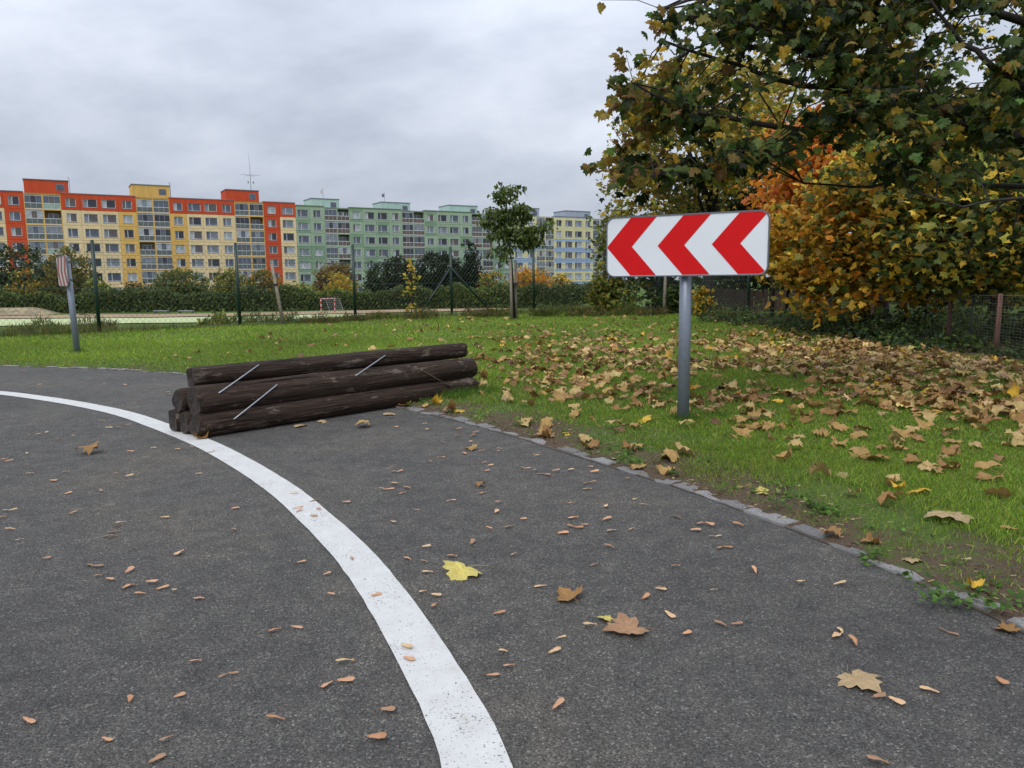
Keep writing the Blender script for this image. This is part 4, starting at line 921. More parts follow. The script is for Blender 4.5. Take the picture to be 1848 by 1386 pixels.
for pts, r_, zt in LIMB:
    P_ = [at(*p) for p in pts]
    if zt is not None: P_ = [np.array([6.87, 6.62, zt+.0])]+P_
    C3 = spline(P_, .18); n = len(C3); C3 = C3+RNG.normal(0, .008, C3.shape); q = MB(); rr = [1.25*r_*(1-.9*k/(n-1))+.004 for k in range(n)]
    q.tube(C3, rr, 8); obj('branch', tomt(q.mesh('branch', [M_bark], True)), mt); limb_pts.append(C3)
LP_ = np.concatenate(limb_pts)
poly = [(1200, -60), (1180, 72), (1285, 88), (1235, 145), (1140, 150), (1095, 185), (1130, 225), (1075, 300), (1105, 345), (1175, 362), (1290, 325), (1380, 275), (1470, 235), (1545, 215), (1575, 290), (1530, 345), (1620, 350), (1700, 385), (1900, 425), (1990, 425), (1990, -60)]
def inpoly(x, y):
    c = False
    for i in range(len(poly)):
        (x1, y1), (x2, y2) = poly[i], poly[i-1]
        if (y1 > y) != (y2 > y) and x < (x2-x1)*(y-y1)/(y2-y1)+x1: c = not c
    return c
q = MB(); LPOS = []; LDIR = []; LEDGE = []
nc = 0
while nc < 540:
    x, y = random.uniform(1060, 1990), random.uniform(-60, 440)
    if not inpoly(x, y): continue
    D = random.uniform(5.3, 7.8); 
    if x < 1260 and random.random() < .55: continue
    if x > 1385 and y > 225 and random.random() < .62: continue
    if snoise(np.array(x/100.), np.array(y/60.), 1.6, 21) < -.12: continue
    tip = at(x, y, D); k = np.argmin(np.sum((LP_-tip)**2*np.array([1, .5, 1]), axis=1)); 
    st = LP_[min(k+3, len(LP_)-1)] if random.random() < .3 else LP_[k]
    d = tip-st; ln = np.linalg.norm(d)
    if ln > 1.7: continue
    nc += 1
    mid = st+d*.5+np.array([0, 0, .06+.05*ln]); q.tube([st, mid, tip], [.0075, .005, .002], 4, cap=False)
    m = random.randint(9, 17)
    for j in range(m):
        f_ = (.35+.65*j/m); b = (st*(1-f_)**2+2*mid*f_*(1-f_)+tip*f_*f_)
        LPOS.append(b+np.array([random.gauss(0, .07), random.gauss(0, .07), random.gauss(-.03, .05)])); LDIR.append(math.atan2(d[1], d[0])-math.pi/2+random.gauss(0, .9)); LEDGE.append(x)
# isolated sprays at the outer left
for (x, y) in ((1128, 95), (1118, 118), (1150, 112), (1160, 110), (1082, 6), (1104, 190), (1090, 202), (1072, 300), (1062, 304), (1085, 297), (1112, 262), (1105, 150), (1125, 140), (1190, 60), (1180, 45), (1130, 170), (1120, 268)):
    for j in range(3):
        b = at(x+random.gauss(0, 5), y+random.gauss(0, 5), 5.8+random.uniform(-.1, .1)); LPOS.append(b); LDIR.append(random.uniform(-3, 3)); LEDGE.append(1060)
for pts in ([(1150, 175, 5.8), (1138, 130, 5.8), (1130, 98, 5.8)], [(1150, 175, 5.8), (1110, 195, 5.8), (1090, 202, 5.8)], [(1150, 320, 5.85), (1100, 305, 5.85), (1066, 302, 5.85)], [(1140, 280, 5.8), (1118, 250, 5.8), (1101, 222, 5.8)], [(1230, 30, 6.3), (1150, 0, 6.1), (1084, 0, 5.9)], [(1150, 150, 5.8), (1155, 125, 5.8), (1162, 108, 5.8)]):
    q.tube([at(*p) for p in pts], [.004, .003, .0015], 4, cap=False)
obj('twigs', tomt(q.mesh('twigs', [M_bark])), mt)['kind'] = 'stuff'
LPOS = np.array(LPOS); LDIR = np.array(LDIR); LEDGE = np.array(LEDGE); n = len(LPOS)
pe = np.clip((1260-LEDGE)/190, 0, 1)
base = pal(n, [DG, G1, G2, OL, G3], [2, 4, 4, 2, 1], .28)*1.08; warm = pal(n, [(.30, .19, .04), (.42, .29, .05), BR, OL], [3, 2, 2, 3], .2)
iw = RNG.random(n) < (.09+.66*pe); LC = np.where(iw[:, None], warm, base)
yel = (RNG.random(n) < .035); LC[yel] = np.array(YE)*RNG.uniform(.6, 1, (yel.sum(), 1))
LS = .088*RNG.uniform(.65, 1.25, n); LR = rotmats(n, .6, yawc=LDIR, yaws=.3, pitch0=-.75)
score = LS/np.linalg.norm(LPOS-np.array([0, 0, EYE]), axis=1); order = np.argsort(-score)
inview = (LPOS[:, 0]/LPOS[:, 1] < .69); big = [i for i in order if inview[i]][:300]; mask = np.ones(n, bool); mask[big] = False
Vv, Ff, Cc = leaves_geo(LPOS[mask], LS[mask], LR[mask], LC[mask], PH, FH, .3, .25)
obj('crown', mesh_np('crown', Vv-np.array(tb), Ff, [M_leaf], Cc), mt)['kind'] = 'stuff'
lmesh = []
for k in range(14):
    c = pal(1, [DG, G1, G2, OL, BR, YE, (.2, .13, .03)][k % 7:k % 7+1], [1], .1)
    a, b, c_ = leaves_geo(np.zeros((1, 3)), [1.0], np.eye(3)[None], c, PH, FH, .3, .25); lmesh.append(mesh_np('leaf', a, b, [M_leaf], c_))
for i in big:
    wk = random.choice([3, 4, 6, 10, 11, 13]) if iw[i] else random.choice([0, 1, 2, 7, 8, 9, 0, 1])
    o = obj('leaf', lmesh[5 if yel[i] else wk], mt); o.matrix_local = Matrix.Translation(Vector(LPOS[i]-np.array(tb))) @ Matrix(LR[i].tolist()).to_4x4() @ Matrix.Scale(float(LS[i]), 4)

# ---------------------------------------------------------------- shrubs in the bed, weeds by the fence
def leafy(name, label, cat, base, rx, ry, h, n, size, cols, wts, group=None, up=False, proto=None, upz=.35):
    bz = float(gz(base[0], base[1])); t_ = thing(name, label, cat, (base[0], base[1], bz), 0, group)
    a = RNG.uniform(0, 2*math.pi, n); r_ = RNG.random(n)**.5; lump = .65+.5*snoise(rx*r_*np.cos(a)*1., r_, 9, int(abs(base[0])*100)); hh = h*(1-.45*r_**2)*np.clip(lump, .2, 1.5)
    pos = np.stack([rx*r_*np.cos(a)*1.15, ry*r_*np.sin(a), hh*RNG.random(n)**.8], 1)
    P_, Fs = proto or (PQ, FQ)
    Vv, Ff, Cc = leaves_geo(pos, size*RNG.uniform(.5, 1.3, n), rotmats(n, .6, pitch0=(.9 if up else -.2)), pal(n, cols, wts, .25), P_, Fs, .2)
    obj('foliage', mesh_np('foliage', Vv, Ff, [M_leaf], Cc), t_)['kind'] = 'stuff'
    q = MB()
    for k in range(7):
        a_ = random.uniform(0, 6.28); q.tube([(0, 0, -.02), (rx*.5*math.cos(a_), ry*.5*math.sin(a_), h*random.uniform(.6, 1.05))], [.006, .002], 4)
    obj('stems', q.mesh('stems', [M_bark]), t_)['kind'] = 'stuff'
    return t_
BED = [(5.0, 17.5), (5.35, 16.2), (5.75, 15.0), (5.75, 13.9), (5.8, 12.9), (5.85, 12.0), (5.9, 11.1), (5.95, 10.5), (6.25, 15.5), (6.4, 13.6), (6.35, 12.2), (6.55, 9.3)]
BL = ['under the trees at the far end of the bed', 'second from the far end of the bed', 'behind the low golden branches', 'below the left golden branch', 'in the middle of the bed', 'left of the middle brown post', 'before the middle brown post', 'left of the nearest brown post', 'at the back of the bed near the far posts', 'at the back of the bed by the fence wire', 'against the wire fence', 'nearest to the right edge, beyond the last brown post']
for (x, y), l in zip(BED, BL):
    leafy('garden_shrub', 'low dark green shrub '+l, 'shrub', (x, y), .62, .6, .56 if y > 11.5 else .30, 760, .08, [G1, DG, G2, (.07, .12, .06), G3], [3, 2, 3, 3, 1], 'low shrubs in the bed')
for (x, y), l in zip([(7.5, 11.2), (7.9, 12.6), (8.6, 14.4), (9.4, 16.6), (9.6, 13.8), (8.3, 11.6), (10.6, 18.5)], ['just behind the nearest rusty post', 'behind the wire between the two nearest posts', 'behind the second rusty post', 'farther back on the garden lawn', 'deep in the garden at the right', 'at the right edge behind the wire', 'farthest back under the dark trees']):
    leafy('leafy_bush', 'mid green leafy bush '+l, 'bush', (x, y), .75, .6, .62, 900, .08, [G1, G2, (.07, .12, .06), G3], [3, 3, 3, 1.5], 'bushes behind the wire fence')
for (x, y, w_, h, l, cs_) in ((70, 598, 95, .34, 'wide tangle of dark weeds left of the leaning sign', 0), (170, 592, 75, .5, 'brown grassy weeds round the leftmost fence post', 1), (392, 582, 60, .45, 'light green leafy sapling by the fence', 2), (455, 582, 60, .40, 'grass tuft round the second fence post', 0),
        (515, 583, 70, .45, 'green grassy weeds at the leaning stake', 0), (580, 583, 60, .26, 'low dark weeds right of the leaning stake', 1), (640, 580, 50, .26, 'sparse weeds at the third fence post', 1), (690, 577, 50, .24, 'low weeds right of the third fence post', 0), (758, 578, 56, .4, 'brown weeds at the left brace foot', 1),
        (870, 574, 66, .36, 'reddish brown weeds at the right brace foot', 1), (905, 571, 36, .36, 'dense dark tuft beside the young tree', 0), (985, 570, 56, .42, 'dark green weeds right of the young tree', 0), (1060, 570, 70, .36, 'brownish weeds left of the sign plate', 1), (1130, 570, 60, .42, 'dark weeds below the sign plate', 0), (1178, 572, 50, .32, 'low weeds left of the sign post', 1)):
    g = gnd(x, y, .03); D = g[1]; rx = w_/F*D/2
    cols = [[G1, G2, G3, OL], [(.17, .12, .06), OL, G1, G2, (.10, .06, .04)], [G3, YG, G2]][cs_]
    leafy('weed_clump', l, 'weeds', (g[0], D), rx, .35, h*.85, int(600*rx/.4), .15 if cs_ < 2 else .1, cols, [1]*len(cols), 'weeds along the mesh fence', up=True, proto=(np.column_stack([PQ[:, 0]*(.16 if cs_ < 2 else 1), PQ[:, 1]]), FQ))
# strip of uncut grass along the foot of the mesh fence
m = 26000; k_ = RNG.integers(0, len(fp)-1, m); f_ = RNG.random(m); A_ = np.array(fp)[k_]; B_ = np.array(fp)[k_+1]; c_ = A_+(B_-A_)*f_[:, None]; x = c_[:, 0]+RNG.normal(0, .22, m); y = c_[:, 1]+RNG.normal(0, .22, m)
dn = .5+.5*snoise(x, y, 1.6, 77)+.25*snoise(x, y, 5, 78); kp = RNG.random(m) < np.clip(dn, .12, 1); x, y, dn = x[kp], y[kp], dn[kp]; m = len(x); z = gz(x, y); h = RNG.uniform(.05, .20, m)*(.5+np.clip(dn, 0, 1.4)); lx = RNG.normal(0, .35, m)*h; ly = RNG.normal(0, .35, m)*h; a = RNG.uniform(0, 6.28, m); cx, sx = np.cos(a)*.006, np.sin(a)*.006
v = np.stack([np.stack([x-cx, y-sx, z], 1), np.stack([x+cx, y+sx, z], 1), np.stack([x+lx, y+ly, z+h], 1)], 1)
tag(obj('tall_grass', mesh_np('tall_grass', v.reshape(-1, 3), np.arange(3*m).reshape(-1, 3), [M_leaf], np.repeat(pal(m, [G1, G2, G3, OL, (.2, .15, .07), (.36, .30, .16)], [3, 3, 2, 1.5, 1.2, .8], .2), 3, 0))), 'uncut grass and weeds along the foot of the mesh fence', 'grass', kind='stuff')
# longer tufts the mower leaves round the posts and the log ends
TX, TY = [], []
for (tx_, ty_, tr_, k_) in ((1.235, 5.40, .08, 420), (float(b2[0]), float(b2[1]), .09, 420), (-.32, 6.88, .16, 700), (-.5, 6.62, .12, 400), (1.5, 5.55, .10, 160), (yb[0], yb[1], .2, 300)):
    a = RNG.uniform(0, 6.28, k_); q_ = tr_*(.45+.75*RNG.random(k_)); TX.append(tx_+q_*np.cos(a)); TY.append(ty_+q_*np.sin(a))
x, y = np.concatenate(TX), np.concatenate(TY); m = len(x); z = gz(x, y)-.01; h = RNG.uniform(.03, .11, m); lx = RNG.normal(0, .5, m)*h; ly = RNG.normal(0, .5, m)*h; a = RNG.uniform(0, 6.28, m); cx, sx = np.cos(a)*.0028, np.sin(a)*.0028
v = np.stack([np.stack([x-cx, y-sx, z], 1), np.stack([x+cx, y+sx, z], 1), np.stack([x+lx, y+ly, z+h], 1)], 1)
tag(obj('grass_tufts', mesh_np('grass_tufts', v.reshape(-1, 3), np.arange(3*m).reshape(-1, 3), [M_leaf], np.repeat(pal(m, [(.09, .18, .025), (.14, .26, .03), (.07, .13, .02)], [3, 2, 2], .2), 3, 0))), 'longer grass tufts round the sign posts and log ends', 'grass', kind='stuff')
# dead straw and crumbs on the bare soil by the kerb
m = 5200; k_ = RNG.integers(8, len(EDGE)-8, m); o_ = np.abs(RNG.normal(.2, .17, m))+.02; x = EDGE[k_, 0]+en[k_, 0]*o_; y = EDGE[k_, 1]+en[k_, 1]*o_; z = gz(x, y)*sstep(0, .5, o_)+.011; l = RNG.uniform(.006, .035, m); a = RNG.uniform(0, 6.28, m); wd = RNG.uniform(.0012, .0045, m)
dx_, dy_ = np.cos(a)*l, np.sin(a)*l; nx_, ny_ = -np.sin(a)*wd, np.cos(a)*wd
v = np.stack([np.stack([x, y, z], 1), np.stack([x+nx_, y+ny_, z+.002], 1), np.stack([x+dx_+nx_*.5, y+dy_+ny_*.5, z+RNG.uniform(0, .008, m)], 1), np.stack([x+dx_, y+dy_, z], 1)], 1)
tag(obj('plant_debris', mesh_np('plant_debris', v.reshape(-1, 3), np.arange(4*m).reshape(-1, 4), [M_dry], np.repeat(pal(m, [(.30, .22, .12), (.16, .10, .06), (.42, .33, .18), (.09, .06, .04)], [3, 3, 1.5, 2], .2), 4, 0))), 'dead straw and crumbs on the bare soil beside the kerb', 'debris', kind='stuff')
# sapling with yellow leaves in front of the fence
sp = gnd(742, 577, .03); t_ = thing('sapling', 'thin sapling with a few yellow leaves left of the braced post', 'sapling', tuple(sp))
D = sp[1]; S3 = [at(x, y, D) for x, y in ((742, 577), (744, 540), (741, 500), (739, 460))]; q = MB(); q.tube(S3, [.012, .01, .008, .003], 6)
cc_ = [(738, 472), (748, 490), (736, 500), (745, 510), (752, 500), (735, 520), (730, 530), (742, 525), (745, 555), (738, 560), (750, 560), (740, 485)]
LPp = []
for x, y in cc_:
    e = at(x, y, D); k = S3[2]; q.tube([np.array([S3[1][0], S3[1][1], e[2]-.06]), e], [.004, .002], 4)
    for j in range(7): LPp.append(e+RNG.normal(0, .05, 3))
obj('stem', off(q.mesh('stem', [M_bark]), sp), t_); LPp = np.array(LPp); n = len(LPp)
Vv, Ff, Cc = leaves_geo(LPp, np.full(n, .1), rotmats(n, .6, pitch0=-.6), pal(n, [YE, YG, OR, G2], [2, 3, .7, 2], .2), PL, FL, .3)
obj('crown', mesh_np('crown', Vv-sp, Ff, [M_leaf], Cc), t_)['kind'] = 'stuff'

# ---------------------------------------------------------------- grass
def lawn_ok(x, y):
    d = (x-FA[0])*FN[0]+(y-FA[1])*FN[1]
    bedx = np.interp(y, [3, 8, 9, 11.3, 14.2, 18.2, 21, 24], [9, 6.1, 5.76, 5.3, 5.4, 4.7, 4.6, 4.7])
    return (x < bedx+.1) & ((d < .6) | (x > 2.9)) & (y < 25) & (np.abs(x/np.maximum(y, .1)+.0) < .75)
GV, GF, GC = [], [], []; nb_ = 0
def blades(n, y0, y1, wd, ht, seg):
    global nb_
    y = np.sqrt(RNG.uniform(y0**2, y1**2, n)); x = y*RNG.uniform(-.75, .75, n); e = edge_dist(x, y)
    keep = lawn_ok(x, y) & (e > .07)
    bare = snoise(x, y, 4, 9)*.35+snoise(x, y, 11, 31)*.3; dens = sstep(.12, .85, e+bare*.6+np.where(x < -3, .35, 0)); keep &= RNG.random(n) < .08+.92*dens
    x, y, e = x[keep], y[keep], e[keep]; m = len(x); z = gz(x, y)*sstep(0, .5, e)+.006
    h = ht*RNG.uniform(.45, 1.25, m)*(1+.3*snoise(x, y, 2, 40)); a = RNG.uniform(0, 6.28, m); lx, ly = RNG.normal(0, .75, m)*h, RNG.normal(0, .75, m)*h; w2 = wd*RNG.uniform(.6, 1.3, m)/2
    cx, sx = np.cos(a)*w2, np.sin(a)*w2
    patch = snoise(x, y, 1.1, 50); col = pal(m, [(.165, .29, .024), (.235, .37, .035), (.115, .21, .022), (.37, .42, .07), (.38, .32, .13)], [4, 4, 3, 2.2, 1.3], .24)*(1+.14*patch)[:, None]
    if seg == 2:
        v = np.stack([np.stack([x-cx, y-sx, z], 1), np.stack([x+cx, y+sx, z], 1), np.stack([x-cx*.7+lx*.35, y-sx*.7+ly*.35, z+h*.6], 1), np.stack([x+cx*.7+lx*.35, y+sx*.7+ly*.35, z+h*.6], 1), np.stack([x+lx, y+ly, z+h*.95], 1)], 1)
        f = np.array([[0, 1, 3], [0, 3, 2], [2, 3, 4]])
    else:
        v = np.stack([np.stack([x-cx, y-sx, z], 1), np.stack([x+cx, y+sx, z], 1), np.stack([x+lx, y+ly, z+h], 1)], 1); f = np.array([[0, 1, 2]])
    K = v.shape[1]; GV.append(v.reshape(-1, 3)); GF.append((f[None]+np.arange(m)[:, None, None]*K).reshape(-1, 3)+nb_); GC.append(np.repeat(col, K, 0)); nb_ += m*K
blades(260000, 1.6, 4.6, .0027, .022, 2); blades(230000, 4.4, 8.2, .0046, .028, 2); blades(190000, 8, 13.5, .009, .038, 1); blades(170000, 13, 25, .017, .05, 1)
Vv = np.concatenate(GV); tag(obj('grass', mesh_np('grass', Vv, np.concatenate(GF), [M_leaf], np.concatenate(GC))), 'short bright green lawn grass', 'grass', kind='stuff')
# broad-leaved weeds near the kerb
wx, wy = [], []
for k in range(330):
    i = random.randrange(len(EDGE)); 
    if not (1.8 < EDGE[i][1] < 9.7): continue
    o_ = abs(random.gauss(.16, .22))+.05; wx.append(EDGE[i][0]+en[i][0]*o_); wy.append(EDGE[i][1]+en[i][1]*o_)
for x, y, k in ((1700, 1075, 5), (1760, 1090, 5), (1800, 1110, 3), (1690, 1095, 3), (1590, 1010, 4), (1470, 925, 7), (1500, 935, 6), (1440, 905, 4), (1780, 1060, 4), (1640, 1050, 2), (760, 715, 9), (775, 725, 7), (800, 712, 6), (740, 722, 5), (1075, 805, 5), (1130, 838, 5), (1280, 770, 6)):
    for j in range(k): g = gnd(x+random.gauss(0, 10), y+random.gauss(0, 5), .01); wx.append(g[0]); wy.append(g[1])
wx, wy = np.array(wx), np.array(wy); m = 9; px_ = np.repeat(wx, m)+RNG.normal(0, .022, len(wx)*m); py_ = np.repeat(wy, m)+RNG.normal(0, .022, len(wx)*m); n = len(px_)
pos = np.stack([px_, py_, .018+RNG.random(n)*.035], 1)
Vv, Ff, Cc = leaves_geo(pos, .021*RNG.uniform(.5, 1.5, n), rotmats(n, .35, pitch0=.35), pal(n, [(.10, .20, .03), (.075, .15, .03), (.15, .24, .05)], [2, 2, 1], .2), np.column_stack([PQ[:, 0]*1.3, PQ[:, 1]]), FQ, .2)
tag(obj('ground_weeds', mesh_np('ground_weeds', Vv, Ff, [M_leaf], Cc)), 'broad-leaved weeds growing beside the kerb stones', 'weeds', kind='stuff')

# ---------------------------------------------------------------- fallen leaves
TAN, BRN, DBR, YEL, PAL_ = (.42, .265, .09), (.32, .175, .06), (.17, .085, .037), (.66, .41, .045), (.50, .36, .145)
def dead_leaf(seed, c, curl):
    r = np.random.default_rng(seed); x, y = PH[:, 0].copy(), PH[:, 1].copy()-.25; n0 = len(x)
    rr = np.hypot(x, y); th = r.uniform(-1.2, 1.2); ct, st_ = math.cos(th), math.sin(th)
    u, v = x*ct+y*st_, -x*st_+y*ct                                   # roll about a slanted axis, then a weaker roll across it
    k1 = r.uniform(.4, 1.0)*curl*3.6*(1 if r.random() < .68 else -1); k2 = r.normal(0, .8)*curl
    z = np.zeros(n0)
    if abs(k1) > .05: z = z-(1-np.cos(np.clip(k1*u, -2.4, 2.4)))/k1; u = np.sin(np.clip(k1*u, -2.4, 2.4))/k1
    if abs(k2) > .05: z = z-(1-np.cos(k2*v))/k2; v = np.sin(k2*v)/k2
    z = z+curl*(.07*np.sin(PH[:, 0]*9+seed)+.07*np.sin(PH[:, 1]*8+seed*2)+r.normal(0, .03, n0))-.05*np.exp(-(PH[:, 0]/.05)**2)
    tip = (rr > .45); z = z+tip*r.normal(0, .10*curl, n0); u = u*(1-.1*tip)
    X_, Y_ = u*ct-v*st_, u*st_+v*ct; z = z-z.min()
    co = np.stack([X_, Y_, z], 1); b = co[0]; sv = []; bend = r.normal(0, .15)
    for k in range(3):
        q_ = b+np.array([bend*k*k*.5, -.24*k, -b[2]*.4*k]); q_[2] = max(q_[2], .01); sv += [q_-[.011, 0, 0], q_+[.011, 0, .008]]
    Vv = np.concatenate([co, np.array(sv)]); Fs = [list(f) for f in FH]+[[n0, n0+1, n0+3], [n0, n0+3, n0+2], [n0+2, n0+3, n0+5], [n0+2, n0+5, n0+4]]
    col = np.array(c)*(1-.30*np.clip(rr*1.5-.35, 0, 1))[:, None]*np.exp(r.normal(0, .10, n0))[:, None]; col = np.concatenate([col, np.tile(np.array(c)*.6, (6, 1))])
    return Vv, np.array(Fs), col
DL = []
for k in range(22):
    cb_ = [TAN, TAN, BRN, PAL_, TAN, BRN, DBR, YEL, PAL_, BRN, TAN][k % 11]
    a, b, c = dead_leaf(100+k, cb_, [.55, .8, .4, .95, .7][k % 5]); DL.append((a, b, c))
DM = [mesh_np('fallen_leaf', a, b, [M_dry], c, smooth=True) for a, b, c in DL]
def drop(px, py, wpx, variant, label, rz=None, tilt=.1, group=None, zoff=.004):
    g = gnd(px, py, 0); e = float(edge_dist(g[0], g[1])); z = (float(gz(g[0], g[1]))+.012 if e > .3 else .012) if e > 0 else zoff
    dep = math.hypot(g[1], EYE); o = obj('fallen_leaf', DM[variant], None, (g[0], g[1], z)); s_ = wpx/F*dep/1.12
    o.scale = (s_, s_, s_); o.rotation_euler = (random.gauss(0, tilt), random.gauss(0, tilt), random.uniform(0, 6.28) if rz is None else rz); tag(o, label, 'leaf', group); return o
def flatleaf(seed, c): 
    a, b, cc__ = dead_leaf(seed, c, .22); return mesh_np('fallen_leaf', a, b, [M_dry], cc__, smooth=True)
DM += [flatleaf(201, (.62, .52, .14)), flatleaf(202, (.38, .22, .12)), flatleaf(203, (.46, .33, .18)), flatleaf(204, (.60, .40, .05))]
for a in ((833, 1036, 72, 22, 'pale yellow maple leaf with raised stalk on the dark asphalt', 2.75, .05), (1028, 1080, 58, 2, 'brown curled maple leaf with long stalk towards a larger leaf', .6, .1), (1093, 1120, 32, 22, 'small yellow leaf between two brown leaves on the road', 1.2, .1),
          (1132, 1138, 82, 23, 'large flat brown maple leaf, biggest one lying on the road', 1.9, .05), (1552, 1233, 78, 24, 'tan maple leaf with thin stalk near the lower right corner', 3.5, .05), (166, 818, 46, 5, 'brown folded leaf alone on the left lane', 1.8, .1),
          (362, 792, 36, 9, 'brown crumpled leaf on the white line at the log ends', .4, .1), (542, 770, 28, 24, 'tan leaf right below the middle of the bottom log', 1, .1), (582, 762, 20, 24, 'small pale leaf touching the bottom log', 2, .1), (657, 771, 36, 0, 'tan leaf on the asphalt before the logs', 2.2, .1), (703, 749, 24, 24, 'pale leaf beside the right part of the bottom log', .3, .1),
          (852, 812, 26, 4, 'small tan leaf on the road left of the kerb', 1.5, .1), (1656, 905, 46, 7, 'bright yellow leaf on the green lawn near the right edge', .2, .3), (1713, 951, 88, 24, 'large tan curled leaf on the lawn at the right', 1.6, .1), (1603, 926, 42, 13, 'pale brown leaf standing up left of the large tan one', .9, .3), (1520, 872, 30, 24, 'small round tan leaf alone on the grass', 1.3, .2),
          (1374, 895, 48, 22, 'yellowish tan leaf lying by the kerb stones', 1.5, .1), (1345, 887, 34, 2, 'reddish brown leaf behind a yellowish one at the kerb', .8, .1), (1503, 973, 42, 5, 'brown leaf lying over the kerb stones', 1.9, .1), (1573, 986, 40, 9, 'dark orange brown leaf just above a pale kerb stone', 1.6, .1), (1646, 1018, 38, 24, 'pale pointed leaf on bare soil by the kerb', 2.6, .1),
          (1758, 1070, 36, 18, 'small yellow leaf among weeds at the kerb', .7, .1), (1818, 975, 30, 4, 'upright tan leaf at the right edge', 0, .5), (1820, 1140, 44, 2, 'brown leaf at the kerb where it meets the right edge', 1.4, .1), (985, 793, 46, 9, 'long brown leaf over the kerb left of the yellow one', 1.5, .1), (1030, 791, 36, 7, 'yellow leaf by the kerb', .9, .2),
          (1067, 815, 36, 13, 'tan leaf fanned out on the soil by the kerb', .2, .2), (1112, 833, 30, 24, 'pale leaf touching the kerb stones', .9, .2), (1150, 850, 34, 4, 'tan leaf across the kerb stones', .9, .1), (1205, 858, 46, 1, 'tan leaf with two lobes on the kerb', 1.5, .1), (1210, 836, 50, 0, 'flat tan leaf in the grass edge above the kerb', 1.6, .1), (868, 878, 22, 5, 'small dark brown leaf on the road', 1, .1),
          (1165, 772, 42, 7, 'yellow brown curled leaf in the lawn left of the sign post', 1.2, .2), (783, 735, 34, 18, 'yellow leaf standing in weeds at the right log end', 2, .5), (795, 708, 40, 13, 'brown leaf leaning against the right log end', 1, .5), (830, 747, 30, 7, 'yellow leaf lying at the kerb by the logs', 1, .2), (730, 735, 36, 2, 'brown leaf under the right part of the logs', 1, .2)):
    drop(a[0], a[1], a[2], a[3], a[4], a[5], a[6])
# scattered leaves on the lawn
N0 = 26000; y = np.sqrt(RNG.uniform(2.4**2, 24**2, N0*2)); x = y*RNG.uniform(-.72, .72, N0*2); e = edge_dist(x, y)
den = 1.35*np.exp(-((x-4.8)/2.8)**2-((y-7.9)/4.1)**2)+.26*np.exp(-((x-1.8)/2.6)**2-((y-9.5)/5)**2)+.010*(x > -5)
den *= .25+.75*sstep(.2, 1.1, e); den *= np.clip(.75+.55*snoise(x, y, 2.2, 61), .15, 1.4); den = np.where(y < 4.4, den*.8, den)
ok = lawn_ok(x, y) & (e > .1) & (RNG.random(N0*2) < den*.95)
x, y, e = x[ok], y[ok], e[ok]; n = len(x); dist = np.hypot(x, y); sz = .112*RNG.uniform(.55, 1.25, n); od = np.argsort(-(sz/dist))
wts = np.array([3, 3, 3, 3, 2, 2, 1, .7, 2, 2, 3]*2); wts = wts/wts.sum(); var_ = RNG.choice(22, n, p=wts)
Z_ = gz(x, y)*sstep(0, .5, e)+.018
SV, SF, SC = [], [], []; b0 = 0
for r_, i in enumerate(od):
    if r_ < 262:
        o = obj('fallen_leaf', DM[var_[i]], None, (x[i], y[i], Z_[i])); o.scale = (sz[i],)*3; o.rotation_euler = (random.gauss(0, .3), random.gauss(0, .3), random.uniform(0, 6.28))
        cn = ['tan', 'tan', 'brown', 'pale', 'tan', 'brown', 'dark brown', 'yellow', 'pale', 'brown', 'tan'][var_[i] % 11]
        zn = 'on the grass near the kerb' if e[i] < .7 else 'left of the sign post' if x[i]/y[i] < .215 else 'right of the sign post' if x[i]/y[i] < .42 else 'in the drift at the right'
        dn_ = 'close to the camera' if y[i] < 4.6 else 'level with the sign post' if y[i] < 6.6 else 'beyond the sign post'
        tag(o, '%s maple leaf %s, %s' % (cn, zn, dn_), 'leaf', '%s maple leaves %s, %s' % (cn, zn, dn_))
    else:
        a, b, c = DL[var_[i]]; th = random.uniform(0, 6.28); R_ = np.array(Matrix.Rotation(th, 3, 'Z') @ Matrix.Rotation(random.gauss(0, .35), 3, 'X') @ Matrix.Rotation(random.gauss(0, .35), 3, 'Y'))
        SV.append(a @ R_.T*sz[i]+np.array([x[i], y[i], Z_[i]])); SF.append(b+b0); SC.append(c*math.exp(random.gauss(-.05, .24))*np.array([1, math.exp(random.gauss(0, .06)), math.exp(random.gauss(0, .15))])); b0 += len(a)
tag(obj('leaf_litter', mesh_np('leaf_litter', np.concatenate(SV), np.concatenate(SF), [M_dry], np.concatenate(SC), smooth=True)), 'dense carpet of fallen brown leaves on the lawn', 'leaves', kind='stuff')
print('litter', n)

